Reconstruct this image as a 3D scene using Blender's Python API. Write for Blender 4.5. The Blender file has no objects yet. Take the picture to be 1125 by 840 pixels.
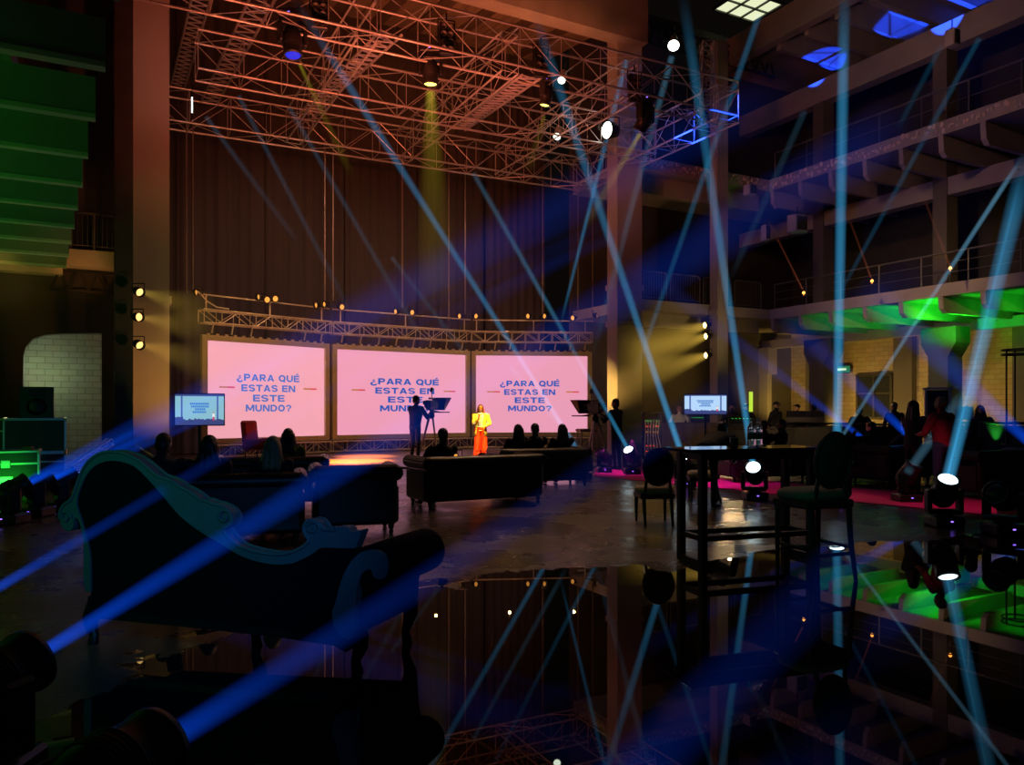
import bpy, bmesh, math, random
import numpy as np
from mathutils import Vector, Matrix, Quaternion
random.seed(7)
SC = bpy.context.scene
COL = SC.collection
PI = math.pi
V3 = Vector
# ------------------------------------------------------------------ camera frame
FPX, CX, HY, EYE = 850.0, 562.5, 450.0, 1.5
U = V3((-0.4697, 0.8829, 0)); VV = V3((0.8829, 0.4697, 0))      # away from the camera / to the right, along the hall's own axes
def P(px, py, Y): return V3(((px-CX)/FPX*Y, Y, EYE+(HY-py)/FPX*Y))
def F(px, py, z=0.0):
    Y = (EYE-z)*FPX/(py-HY); return V3(((px-CX)/FPX*Y, Y, z))
def PZ(px, py, z):
    Y = (z-EYE)*FPX/(HY-py); return V3(((px-CX)/FPX*Y, Y, z))
def G(px, Y, z=0.0): return V3(((px-CX)/FPX*Y, Y, z))
def W(s, t, z=0.0): return V3((VV.x*s+U.x*t, VV.y*s+U.y*t, z))
ROOM = math.atan2(VV.y, VV.x)
# ------------------------------------------------------------------ mesh builder
class MB:
    def __init__(s): s.v=[]; s.f=[]; s.sm=[]; s.mi=[]; s.cur=0
    def add(s, vs, fs, smooth=False):
        o=len(s.v); s.v += [tuple(p) for p in vs]
        for f in fs:
            s.f.append([o+i for i in f]); s.sm.append(smooth); s.mi.append(s.cur)
        return s
    def box(s, c, d, rot=None, bev=0.0):
        c=V3(c); x,y,z=[k/2 for k in d]
        if bev<=0:
            vs=[V3((i*x,j*y,k*z)) for i in(-1,1) for j in(-1,1) for k in(-1,1)]
            fs=[(0,1,3,2),(4,6,7,5),(0,4,5,1),(2,3,7,6),(0,2,6,4),(1,5,7,3)]
        else:
            b=min(bev,x*.9,y*.9,z*.9)
            vs=[];fs=[]
            idx={}
            for i in(-1,1):
                for j in(-1,1):
                    for k in(-1,1):
                        idx[(i,j,k,0)]=len(vs); vs.append(V3((i*x,j*(y-b),k*(z-b))))
                        idx[(i,j,k,1)]=len(vs); vs.append(V3((i*(x-b),j*y,k*(z-b))))
                        idx[(i,j,k,2)]=len(vs); vs.append(V3((i*(x-b),j*(y-b),k*z)))
            def q(a): fs.append(tuple(idx[n] for n in a))
            for sgn in(-1,1):
                o=1 if sgn>0 else -1
                L=[(-1,-1),(1,-1),(1,1),(-1,1)][::o]
                q([(sgn,a,b2,0) for a,b2 in L]); 
                L2=[(-1,-1),(1,-1),(1,1),(-1,1)][::-o]
                q([(a,sgn,b2,1) for a,b2 in L2]); q([(a,b2,sgn,2) for a,b2 in L])
            for a in(-1,1):
                for b2 in(-1,1):
                    q([(a,b2,-1,0),(a,b2,1,0),(a,b2,1,1),(a,b2,-1,1)])
                    q([(a,-1,b2,0),(a,1,b2,0),(a,1,b2,2),(a,-1,b2,2)])
                    q([(-1,a,b2,1),(1,a,b2,1),(1,a,b2,2),(-1,a,b2,2)])
            for i in(-1,1):
                for j in(-1,1):
                    for k in(-1,1): q([(i,j,k,0),(i,j,k,1),(i,j,k,2)])
        if rot is not None: vs=[rot@p for p in vs]
        return s.add([p+c for p in vs],fs)
    def bar(s, a, b, r, n=6, r2=None, caps=True):
        a=V3(a);b=V3(b);d=b-a
        if d.length<1e-6: return s
        r2=r if r2 is None else r2
        z=d.normalized(); x=z.orthogonal().normalized(); y=z.cross(x)
        vs=[]
        for p,rr in((a,r),(b,r2)):
            for i in range(n):
                t=2*PI*i/n+PI/n; vs.append(p+x*(rr*math.cos(t))+y*(rr*math.sin(t)))
        fs=[(i,(i+1)%n,n+(i+1)%n,n+i) for i in range(n)]
        s.add(vs,fs,n>6)
        if caps: s.add(vs,[tuple(range(n-1,-1,-1)),tuple(range(n,2*n))])
        return s
    def beam(s, a, b, w, h, up=(0,0,1)):            # rectangular bar from a to b
        a=V3(a);b=V3(b);z=(b-a).normalized();x=V3(up).cross(z)
        x = x.normalized() if x.length>1e-6 else z.orthogonal().normalized()
        y=z.cross(x); vs=[]
        for p in(a,b):
            for i,j in((-1,-1),(1,-1),(1,1),(-1,1)): vs.append(p+x*(i*w/2)+y*(j*h/2))
        return s.add(vs,[(3,2,1,0),(4,5,6,7),(0,1,5,4),(1,2,6,5),(2,3,7,6),(3,0,4,7)])
    def tube(s, pts, r, n=8, caps=True):
        pts=[V3(p) for p in pts]; m=len(pts)
        rs=r if hasattr(r,'__len__') else [r]*m
        vs=[]; px=None
        for i,p in enumerate(pts):
            z=(pts[min(i+1,m-1)]-pts[max(i-1,0)]).normalized()
            x=z.orthogonal().normalized() if px is None else (px-z*px.dot(z))
            x = x.normalized() if x.length>1e-6 else z.orthogonal().normalized()
            px=x; y=z.cross(x)
            for k in range(n):
                t=2*PI*k/n; vs.append(p+x*(rs[i]*math.cos(t))+y*(rs[i]*math.sin(t)))
        fs=[(i*n+k,i*n+(k+1)%n,(i+1)*n+(k+1)%n,(i+1)*n+k) for i in range(m-1) for k in range(n)]
        s.add(vs,fs,True)
        if caps: s.add(vs,[tuple(range(n-1,-1,-1)),tuple(range((m-1)*n,m*n))])
        return s
    def lathe(s, prof, n=16, c=(0,0,0), axis=None, smooth=True, sx=1, sy=1):
        c=V3(c); R=Matrix.Identity(3) if axis is None else V3((0,0,1)).rotation_difference(V3(axis).normalized()).to_matrix()
        vs=[]
        for r,z in prof:
            for k in range(n):
                t=2*PI*k/n; vs.append(c+R@V3((r*sx*math.cos(t),r*sy*math.sin(t),z)))
        m=len(prof)
        fs=[(i*n+k,i*n+(k+1)%n,(i+1)*n+(k+1)%n,(i+1)*n+k) for i in range(m-1) for k in range(n)]
        s.add(vs,fs,smooth)
        fs=[]
        if prof[0][0]>1e-5: fs.append(tuple(range(n-1,-1,-1)))
        if prof[-1][0]>1e-5: fs.append(tuple(range((m-1)*n,m*n)))
        if fs: s.add(vs,fs)
        return s
    def ell(s, c, r, rot=None, n=12, m=8):
        c=V3(c); vs=[]; 
        for i in range(m+1):
            a=PI*i/m-PI/2
            for k in range(n):
                t=2*PI*k/n
                p=V3((r[0]*math.cos(a)*math.cos(t),r[1]*math.cos(a)*math.sin(t),r[2]*math.sin(a)))
                vs.append(c+(rot@p if rot is not None else p))
        fs=[(i*n+k,i*n+(k+1)%n,(i+1)*n+(k+1)%n,(i+1)*n+k) for i in range(m) for k in range(n)]
        return s.add(vs,fs,True)
    def cap(s, a, b, ra, rb, n=10):                 # tapered capsule
        a=V3(a);b=V3(b);d=b-a;L=d.length
        if L<1e-5: return s.ell(a,(ra,)*3)
        pr=[(1e-6,-ra)]+[(ra*math.cos(t),ra*math.sin(t)) for t in(-1.1,-.6,0)]
        pr+=[(rb*math.cos(t),L+rb*math.sin(t)) for t in(0,.6,1.1)]+[(1e-6,L+rb)]
        return s.lathe(pr,n,a,d)
    def prism(s, poly, org, ax, ay, ext):            # polygon in the plane (ax, ay) at org, extruded by the vector ext
        bm=bmesh.new(); org=V3(org);ax=V3(ax);ay=V3(ay);ext=V3(ext)
        v1=[bm.verts.new(org+ax*p[0]+ay*p[1]) for p in poly]
        v2=[bm.verts.new(org+ax*p[0]+ay*p[1]+ext) for p in poly]
        n=len(poly); A=bm.faces.new(v1); B=bm.faces.new(v2[::-1]); A.normal_update(); B.normal_update()
        for i in range(n): bm.faces.new((v1[i],v2[i],v2[(i+1)%n],v1[(i+1)%n]))
        bmesh.ops.triangulate(bm,faces=[A,B]); bmesh.ops.recalc_face_normals(bm,faces=bm.faces)
        bm.verts.index_update()
        s.add([v.co.copy() for v in bm.verts],[[v.index for v in f.verts] for f in bm.faces]); bm.free(); return s
    def shift(s, d):
        d=V3(d); s.v=[tuple(V3(p)+d) for p in s.v]; return s
    def xf(s, M): s.v=[tuple(M@V3(p)) for p in s.v]; return s
    def mesh(s, name):
        me=bpy.data.meshes.new(name); me.from_pydata(s.v,[],s.f)
        me.polygons.foreach_set('use_smooth',s.sm); me.polygons.foreach_set('material_index',s.mi)
        me.update(); return me
def link(o, parent=None):
    COL.objects.link(o)
    if parent is not None: o.parent=parent
    return o
def part(name, mb, mat, parent=None, loc=None, rot=None):
    me = mb.mesh(name) if isinstance(mb,MB) else mb
    if mat is not None and len(me.materials)==0:
        for m in (mat if isinstance(mat,(list,tuple)) else [mat]): me.materials.append(m)
    o=bpy.data.objects.new(name,me); link(o,parent)
    if loc is not None: o.location=loc
    if rot is not None:
        o.rotation_mode='QUATERNION'; o.rotation_quaternion=rot
    return o
def tag(o, label, cat, group=None, kind=None):
    if label: o['label']=label
    if cat: o['category']=cat
    if group: o['group']=group
    if kind: o['kind']=kind
    return o
def thing(name, label, cat, loc=(0,0,0), rz=0, group=None):
    o=bpy.data.objects.new(name,None); o.empty_display_size=.1; link(o); o.location=loc; o.rotation_euler=(0,0,rz)
    return tag(o,label,cat,group)
def single(name, mb, mat, label, cat, base=None, group=None):     # a thing that is one mesh, built in world coordinates round its base
    if base is not None: mb.shift(-V3(base))
    o=part(name,mb,mat,None,base); return tag(o,label,cat,group)
def struct(name, mb, mat, label=None):
    o=part(name,mb,mat); o['kind']='structure'
    if label: o['label']=label
    return o
# ------------------------------------------------------------------ materials
def mat(name, col, rough=.5, metal=0, var=.25, scale=6, bump=0, spec=.5, coat=0, stretch=None):
    m=bpy.data.materials.new(name); m.use_nodes=True; nt=m.node_tree; N=nt.nodes; L=nt.links
    b=N['Principled BSDF']; b.inputs['Roughness'].default_value=rough; b.inputs['Metallic'].default_value=metal
    b.inputs['Specular IOR Level'].default_value=spec; b.inputs['Coat Weight'].default_value=coat
    tc=N.new('ShaderNodeTexCoord'); no=N.new('ShaderNodeTexNoise'); no.inputs['Scale'].default_value=scale; no.inputs['Detail'].default_value=5
    src=tc.outputs['Object']
    if stretch:
        mp=N.new('ShaderNodeMapping'); mp.inputs['Scale'].default_value=stretch; L.new(src,mp.inputs['Vector']); src=mp.outputs['Vector']
    L.new(src,no.inputs['Vector'])
    mx=N.new('ShaderNodeMix'); mx.data_type='RGBA'
    mx.inputs['A'].default_value=[c*(1-var) for c in col]+[1]; mx.inputs['B'].default_value=[min(1,c*(1+var)) for c in col]+[1]
    L.new(no.outputs['Fac'],mx.inputs['Factor']); L.new(mx.outputs['Result'],b.inputs['Base Color'])
    if bump:
        bp=N.new('ShaderNodeBump'); bp.inputs['Strength'].default_value=bump; bp.inputs['Distance'].default_value=.02
        L.new(no.outputs['Fac'],bp.inputs['Height']); L.new(bp.outputs['Normal'],b.inputs['Normal'])
    return m
def emis(name, col, strength=1.0):
    m=bpy.data.materials.new(name); m.use_nodes=True; nt=m.node_tree; b=nt.nodes['Principled BSDF']
    b.inputs['Base Color'].default_value=[c*.3 for c in col]+[1]; b.inputs['Roughness'].default_value=.4
    b.inputs['Emission Color'].default_value=list(col)+[1]; b.inputs['Emission Strength'].default_value=strength
    return m
def brick(name, c1, c2, mortar, sc=1.0, axis='x', rough=.85):
    m=bpy.data.materials.new(name); m.use_nodes=True; nt=m.node_tree; N=nt.nodes; L=nt.links; b=N['Principled BSDF']
    b.inputs['Roughness'].default_value=rough
    tc=N.new('ShaderNodeTexCoord'); sp=N.new('ShaderNodeSeparateXYZ'); cb=N.new('ShaderNodeCombineXYZ'); L.new(tc.outputs['Object'],sp.inputs[0])
    L.new(sp.outputs['X' if axis=='x' else 'Y'],cb.inputs['X']); L.new(sp.outputs['Z'],cb.inputs['Y'])
    bt=N.new('ShaderNodeTexBrick'); L.new(cb.outputs[0],bt.inputs['Vector'])
    bt.inputs['Color1'].default_value=list(c1)+[1]; bt.inputs['Color2'].default_value=list(c2)+[1]; bt.inputs['Mortar'].default_value=list(mortar)+[1]
    bt.inputs['Scale'].default_value=sc; bt.inputs['Brick Width'].default_value=.62; bt.inputs['Row Height'].default_value=.27; bt.inputs['Mortar Size'].default_value=.018
    no=N.new('ShaderNodeTexNoise'); no.inputs['Scale'].default_value=2.5; L.new(tc.outputs['Object'],no.inputs['Vector'])
    mx=N.new('ShaderNodeMix'); mx.data_type='RGBA'; mx.blend_type='MULTIPLY'; mx.inputs['Factor'].default_value=.55
    L.new(bt.outputs['Color'],mx.inputs['A']); L.new(no.outputs['Color'],mx.inputs['B'])
    hs=N.new('ShaderNodeMix'); hs.data_type='RGBA'; hs.inputs['Factor'].default_value=.5
    L.new(bt.outputs['Color'],hs.inputs['A']); L.new(mx.outputs['Result'],hs.inputs['B']); L.new(hs.outputs['Result'],b.inputs['Base Color'])
    bp=N.new('ShaderNodeBump'); bp.inputs['Strength'].default_value=.5; bp.inputs['Distance'].default_value=.03
    L.new(bt.outputs['Fac'],bp.inputs['Height']); bp.invert=True; L.new(bp.outputs['Normal'],b.inputs['Normal'])
    return m
M={}
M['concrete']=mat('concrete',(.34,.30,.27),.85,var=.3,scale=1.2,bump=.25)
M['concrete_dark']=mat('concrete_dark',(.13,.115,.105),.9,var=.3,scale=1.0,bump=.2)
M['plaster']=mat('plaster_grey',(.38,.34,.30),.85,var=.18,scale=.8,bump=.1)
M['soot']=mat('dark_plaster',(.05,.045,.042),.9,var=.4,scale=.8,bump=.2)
M['curtain']=mat('black_drape',(.045,.036,.032),.9,var=.3,scale=.7,stretch=(3,3,.15))
M['plank']=mat('roof_planks',(.30,.21,.15),.8,var=.6,scale=1.3,bump=.3,stretch=(5,.5,5))
M['plank_dark']=mat('roof_planks_dark',(.13,.085,.06),.85,var=.5,scale=1.3,bump=.3,stretch=(5,.5,5))
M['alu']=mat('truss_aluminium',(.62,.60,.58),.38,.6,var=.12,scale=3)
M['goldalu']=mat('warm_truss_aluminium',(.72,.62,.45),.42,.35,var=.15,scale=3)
M['steel']=mat('dark_steel',(.08,.075,.07),.5,.6,var=.3,scale=3)
M['blackmetal']=mat('black_metal',(.012,.012,.013),.42,.2,var=.3,scale=20)
M['blackplastic']=mat('black_plastic',(.010,.010,.011),.38,var=.3,scale=30)
M['leather']=mat('black_leather',(.010,.009,.009),.38,var=.35,scale=25,bump=.12)
M['velvet']=mat('black_velvet',(.0045,.0045,.005),.92,var=.3,scale=40,spec=.1)
M['carved']=mat('painted_carved_wood',(.10,.12,.12),.55,var=.15,scale=9,bump=.06)
M['darkwood']=mat('black_stained_wood',(.012,.010,.009),.4,var=.4,scale=8,stretch=(1,1,6))
M['tabletop']=mat('black_lacquer',(.010,.009,.009),.07,var=.2,scale=6,coat=.3)
M['seatcloth']=mat('beige_seat_cloth',(.30,.25,.20),.8,var=.15,scale=60,bump=.1)
M['oldwood']=mat('stained_chair_wood',(.05,.045,.04),.5,var=.3,scale=10)
M['case']=mat('flightcase_laminate',(.035,.038,.035),.45,var=.25,scale=15)
M['caseedge']=mat('flightcase_edge',(.70,.68,.62),.35,.7,var=.1,scale=8)
M['goldframe']=mat('screen_frame_metal',(.62,.52,.32),.5,.3,var=.15,scale=6)
M['cable']=mat('cable_rubber',(.03,.028,.026),.7,var=.2,scale=30)
M['rope']=mat('steel_cable',(.22,.18,.15),.5,.4,var=.2,scale=30)
M['carpet']=mat('red_carpet_pink_lit',(.78,.035,.26),.9,var=.3,scale=40,bump=.2)  # pink light on the red carpet is put into its colour
M['deck']=mat('stage_deck',(.20,.16,.13),.32,var=.3,scale=2.5,bump=.05)
M['skirt']=mat('brown_cloth',(.10,.075,.06),.9,var=.2,scale=8)
M['redfab']=mat('red_upholstery',(.55,.03,.03),.7,var=.15,scale=30)
M['beigefab']=mat('beige_upholstery',(.42,.30,.20),.75,var=.15,scale=30)
M['woodraw']=mat('raw_wood',(.42,.24,.11),.6,var=.35,scale=4,stretch=(8,1,1))
M['skin']=mat('skin',(.50,.30,.21),.55,var=.1,scale=10)
M['skin2']=mat('skin_tan',(.36,.20,.13),.55,var=.1,scale=10)
M['lip']=mat('lip_dark',(.36,.11,.09),.5); M['eye']=mat('eye_dark',(.02,.015,.012),.3)
M['hairblack']=mat('black_hair',(.012,.010,.009),.5,var=.4,scale=50,stretch=(4,4,.6))
M['hairbrown']=mat('brown_hair',(.13,.05,.025),.5,var=.4,scale=50,stretch=(4,4,.6))
M['hairfair']=mat('fair_hair',(.30,.22,.10),.5,var=.4,scale=50,stretch=(4,4,.6))
M['black_cloth']=mat('black_cloth',(.014,.014,.016),.85,var=.3,scale=30,bump=.1)
M['navy_cloth']=mat('navy_cloth',(.03,.035,.07),.85,var=.3,scale=30,bump=.1)
M['grey_cloth']=mat('grey_cloth',(.10,.09,.09),.85,var=.3,scale=30,bump=.1)
M['denim']=mat('dark_denim',(.035,.07,.13),.85,var=.3,scale=40,bump=.1)
M['maroon']=mat('maroon_shirt',(.34,.022,.05),.8,var=.2,scale=20,bump=.1)
M['olive']=mat('olive_jacket',(.13,.15,.03),.85,var=.3,scale=20)
M['yellow']=mat('yellow_blazer',(.85,.78,.08),.75,var=.08,scale=20)
M['white']=mat('white_blouse',(.85,.83,.76),.75,var=.05,scale=20)
M['redpants']=mat('red_trousers',(.75,.05,.012),.75,var=.12,scale=14)
M['shoe']=mat('black_shoe',(.012,.011,.011),.45)
M['mask_blue']=mat('face_mask',(.10,.25,.35),.8)
M['pet']=None
M['green_plastic']=mat('green_plastic',(.02,.14,.06),.35)
M['paper']=mat('white_paper',(.75,.72,.65),.8,var=.05)
M['brick']=brick('stone_block_wall',(.50,.41,.27),(.42,.34,.22),(.33,.265,.175),1.45,'y')
M['chip']=mat('pale_rubble_chip',(.66,.52,.44),.85,var=.2,scale=6)
M['brickpale']=brick('pale_brick_wall',(.46,.47,.40),(.38,.39,.33),(.25,.26,.22),1.5,'x')
M['wallback']=brick('rendered_block_wall',(.24,.19,.14),(.20,.16,.12),(.17,.14,.10),.9,'x')
M['screenpink']=emis('screen_pink',(.79,.325,.46),1.0)
M['screenpink_left']=emis('screen_pink_pale',(.83,.365,.44),1.0)
M['textblue']=emis('lettering_blue',(.010,.090,.44),1.0)
M['textblue_left']=emis('lettering_blue_glare',(.07,.155,.50),1.0)  # glare over the left screen put into its letter colour
M['dashred']=emis('dash_red',(.60,.06,.07),1.0); M['dashgold']=emis('dash_gold',(.50,.17,.05),1.0)
M['lamp_amber']=emis('amber_lamp',(1.0,.40,.07),1.1)
M['lamp_gold']=emis('gold_lamp',(1.0,.58,.18),1.8); M['lamp_yellow']=emis('yellow_lamp',(1.0,.66,.22),6)
M['lens_cyan']=emis('lens_cyan_white',(.72,.95,1.0),5)
M['lens_blue']=emis('lens_blue',(.012,.03,.85),.8)
M['lens_yellow']=emis('lens_yellow',(1.0,.92,.15),3)
M['lens_white']=emis('lens_white',(.9,1.0,.92),5)
M['lens_off']=mat('lens_glass',(.03,.035,.04),.08,coat=.5)
M['led_green']=emis('led_green',(.03,.8,.06),1.5); M['led_violet']=emis('led_violet',(.25,.12,1.0),3); M['led_red']=emis('led_red',(1,.06,.02),2.5); M['led_white']=emis('led_white',(.8,.9,1),3)
M['led_lime']=emis('led_lime',(.50,.75,.05),1.0)
M['orange_dot']=emis('orange_dot',(1.0,.35,.05),6)
# wet floor: dry stained concrete with a mirror-smooth puddle
def floor_mat():
    m=bpy.data.materials.new('stained_concrete_with_puddle'); m.use_nodes=True; nt=m.node_tree; N=nt.nodes; L=nt.links; b=N['Principled BSDF']
    tc=N.new('ShaderNodeTexCoord'); sp=N.new('ShaderNodeSeparateXYZ'); L.new(tc.outputs['Object'],sp.inputs[0])
    def noise(sc,det=5,rough=.55):
        n=N.new('ShaderNodeTexNoise'); n.inputs['Scale'].default_value=sc; n.inputs['Detail'].default_value=det; n.inputs['Roughness'].default_value=rough
        L.new(tc.outputs['Object'],n.inputs['Vector']); return n.outputs['Fac']
    def math_(op,a,bb,c=None):
        n=N.new('ShaderNodeMath'); n.operation=op
        for i,x in enumerate((a,bb,c)):
            if x is None: continue
            if isinstance(x,(int,float)): n.inputs[i].default_value=x
            else: L.new(x,n.inputs[i])
        return n.outputs[0]
    x=sp.outputs['X']; y=sp.outputs['Y']
    n1=noise(.9,6,.6)
    # shoreline: y < 7.1 + .42 x  (bent by noise), and x > -2.3
    edge=math_('ADD',math_('MULTIPLY',x,.40),7.05)
    e2=math_('ADD',edge,math_('MULTIPLY',math_('SUBTRACT',n1,.5),2.6))
    d1=math_('SUBTRACT',e2,y)
    d2=math_('ADD',math_('ADD',x,2.15),math_('MULTIPLY',math_('SUBTRACT',n1,.5),3.0))
    d=math_('MINIMUM',d1,d2)
    wet=N.new('ShaderNodeMapRange'); wet.inputs['From Min'].default_value=-.03; wet.inputs['From Max'].default_value=.05; wet.interpolation_type='SMOOTHSTEP'; L.new(d,wet.inputs['Value'])
    damp=N.new('ShaderNodeMapRange'); damp.inputs['From Min'].default_value=.38; damp.inputs['From Max'].default_value=.66; L.new(noise(.55,7,.65),damp.inputs['Value'])
    rr=N.new('ShaderNodeMapRange'); rr.inputs['To Min'].default_value=.16; rr.inputs['To Max'].default_value=.46; L.new(damp.outputs[0],rr.inputs['Value'])
    mxr=N.new('ShaderNodeMix'); L.new(wet.outputs[0],mxr.inputs['Factor']); L.new(rr.outputs[0],mxr.inputs['A']); mxr.inputs['B'].default_value=.012
    L.new(mxr.outputs['Result'],b.inputs['Roughness'])
    cm=N.new('ShaderNodeMix'); cm.data_type='RGBA'; cm.inputs['A'].default_value=(.032,.023,.017,1); cm.inputs['B'].default_value=(.115,.082,.060,1); L.new(noise(1.4,8,.65),cm.inputs['Factor'])
    cw=N.new('ShaderNodeMix'); cw.data_type='RGBA'; L.new(wet.outputs[0],cw.inputs['Factor']); L.new(cm.outputs['Result'],cw.inputs['A']); cw.inputs['B'].default_value=(.014,.012,.010,1)
    L.new(cw.outputs['Result'],b.inputs['Base Color'])
    b.inputs['IOR'].default_value=1.55
    sp2=N.new('ShaderNodeMix'); L.new(wet.outputs[0],sp2.inputs['Factor']); sp2.inputs['A'].default_value=.7; sp2.inputs['B'].default_value=.5; L.new(sp2.outputs['Result'],b.inputs['Specular IOR Level'])
    bp=N.new('ShaderNodeBump'); bp.inputs['Distance'].default_value=.02; L.new(noise(5,6,.6),bp.inputs['Height'])
    bs=math_('MULTIPLY',math_('SUBTRACT',1.0,wet.outputs[0]),.5); L.new(bs,bp.inputs['Strength']); L.new(bp.outputs['Normal'],b.inputs['Normal'])
    return m
M['floor']=floor_mat()
def pet():
    m=bpy.data.materials.new('clear_bottle_plastic'); m.use_nodes=True; b=m.node_tree.nodes['Principled BSDF']
    b.inputs['Base Color'].default_value=(.85,.95,.97,1); b.inputs['Roughness'].default_value=.06; b.inputs['Transmission Weight'].default_value=.85; b.inputs['IOR'].default_value=1.35
    return m
M['pet']=pet()
# ------------------------------------------------------------------ lights
def aim(o, tgt):
    d=V3(tgt)-o.location; o.rotation_mode='QUATERNION'; o.rotation_quaternion=d.to_track_quat('-Z','Y')
def spot(name, loc, tgt, col, e, ang=40, blend=.5, r=.08):
    l=bpy.data.lights.new(name,'SPOT'); l.color=col; l.energy=e; l.spot_size=math.radians(ang); l.spot_blend=blend; l.shadow_soft_size=r
    o=bpy.data.objects.new(name,l); link(o); o.location=loc; aim(o,tgt); return o
def point(name, loc, col, e, r=.15):
    l=bpy.data.lights.new(name,'POINT'); l.color=col; l.energy=e; l.shadow_soft_size=r
    o=bpy.data.objects.new(name,l); link(o); o.location=loc; return o
def area(name, loc, tgt, col, e, sx, sy, spread=180):
    l=bpy.data.lights.new(name,'AREA'); l.color=col; l.energy=e; l.shape='RECTANGLE'; l.size=sx; l.size_y=sy; l.spread=math.radians(spread)
    o=bpy.data.objects.new(name,l); link(o); o.location=loc; aim(o,tgt); return o
# ================================================================== THE HALL
def rb(mb, s0,s1,t0,t1,z0,z1): return mb.box(((s0+s1)/2,(t0+t1)/2,(z0+z1)/2),(s1-s0,t1-t0,z1-z0))
def rs(name, mb, m, label=None):
    o=struct(name,mb,m,label); o.rotation_euler=(0,0,ROOM); return o
def rthing(name,label,cat,s,t,z=0,group=None):      # a thing laid out on the hall's axes; its parts are local to (s,t,z)
    return thing(name,label,cat,W(s,t,z),ROOM,group)
m=MB(); m.box((4,14,-.1),(70,64,.2)); struct('floor',m,M['floor'])
# proscenium columns
def column(name,s0,s1,t0,t1,z0,z1,mt,label,collars=()):
    m=MB(); rb(m,s0,s1,t0,t1,z0,z1)
    for z in collars: rb(m,s0-.05,s1+.05,t0-.05,t1+.05,z,z+.18)
    for z in np.arange(z0+1.2,z1,2.4): rb(m,s0-.004,s1+.004,t0-.004,t1+.004,z,z+.03)
    return rs(name,m,mt,label)
column('column_left',.70,1.547,21.4,22.2,0,17,M['plaster'],'tall amber-lit concrete column left of the screens',(4.2,))
column('column_right',15.42,16.45,21.4,22.0,0,17,M['plaster'],'broad concrete column right of the screens',(4.35,5.6))
column('column_slim',19.83,20.34,21.35,21.75,0,15,M['plaster'],'slim concrete column behind the right monitor',(5.0,))
# back of the stage: wall hidden by drapes, roof, beam
m=MB(); rb(m,-4,16.5,29.2,29.5,0,17); rs('wall_stage',m,M['soot'])
m=MB(); rb(m,-4,16.4,21.0,21.6,13.93,15.7); rs('ceiling_beam',m,M['concrete'],'long concrete roof beam over the stage opening')
m=MB()
for i in range(40):
    m.cur=1 if i%3==1 else 0                              # sloping roof of planks with slightly uneven joints
    s=-3.6+i*.5; dz=random.uniform(-.05,.05)
    m.add([(s,21.6,15.2+dz),(s+.47,21.6,15.2+dz),(s+.47,29.4,16.2+dz),(s,29.4,16.2+dz),(s,21.6,15.4+dz),(s+.47,21.6,15.4+dz),(s+.47,29.4,16.4+dz),(s,29.4,16.4+dz)],
          [(0,1,2,3),(7,6,5,4),(0,4,5,1),(1,5,6,2),(2,6,7,3),(3,7,4,0)])
rs('ceiling',m,[M['plank'],M['plank_dark']])
# right wing: three levels of slabs, joists and columns
JT=[21.7,20.35,19.0,17.6,16.25,14.9,13.6,12.3,11.0,9.7]
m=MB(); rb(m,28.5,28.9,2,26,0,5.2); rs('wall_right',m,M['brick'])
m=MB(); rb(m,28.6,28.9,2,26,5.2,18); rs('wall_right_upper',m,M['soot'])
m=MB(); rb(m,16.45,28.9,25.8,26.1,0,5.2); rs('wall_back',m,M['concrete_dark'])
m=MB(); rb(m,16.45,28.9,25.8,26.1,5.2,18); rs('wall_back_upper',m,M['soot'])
def slab(name,z0,z1,jd,label,mt):
    m=MB(); rb(m,22.9,28.6,4,25.8,z0,z1); rb(m,16.45,22.9,21.8,25.8,z0,z1)
    for t in JT:                                       # tapering cantilever joists
        a=[(22.93,z0),(28.55,z0),(28.55,z0-jd),(23.15,z0-jd),(22.98,z0-jd*.75)]
        m.prism(a,(0,t-.08,0),(1,0,0),(0,0,1),(0,.16,0))
    rb(m,16.45,22.95,22.4,22.7,z0-jd,z0)
    return rs(name,m,mt,label)
slab('balcony_slab',5.0,5.38,.5,'lower balcony slab with green-lit joists',M['concrete'])
slab('balcony_slab',9.97,10.4,.65,'upper balcony slab with ribbed underside',M['concrete'])
m=MB()                                                  # crumbled, chipped concrete nosing of the upper slab
rnd=random.Random(3)
for i in range(150):
    t=21.7-i*.12; m.ell((22.88,t+rnd.uniform(-.05,.05),10.2+rnd.uniform(-.13,.13)),(.035,rnd.uniform(.03,.085),rnd.uniform(.04,.10)),None,6,4)
for i in range(60): m.ell((22.8-i*.105,21.78,10.2+rnd.uniform(-.13,.13)),(rnd.uniform(.03,.06),.035,rnd.uniform(.04,.08)),None,6,4)
rs('trim_1',m,M['chip'],'chipped rubble nosing along the upper slab edge')
m=MB(); rb(m,22.9,23.3,4,25.8,15.7,16.8); rb(m,23.3,28.6,4,25.8,16.3,16.6)
for t in JT: rb(m,23.3,28.5,t-.1,t+.1,15.5,16.3)
rs('roof_slab',m,M['concrete'],'roof slab and deep edge beam of the right wing')
m=MB(); rb(m,25.25,25.75,4,25.8,13.7,14.6); rb(m,25.25,25.75,4,25.8,8.75,9.35); rb(m,26.6,26.9,4,25.8,4.25,4.62); rs('ceiling_beam',m,M['concrete'],'inner beams running along the right wing')
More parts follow.
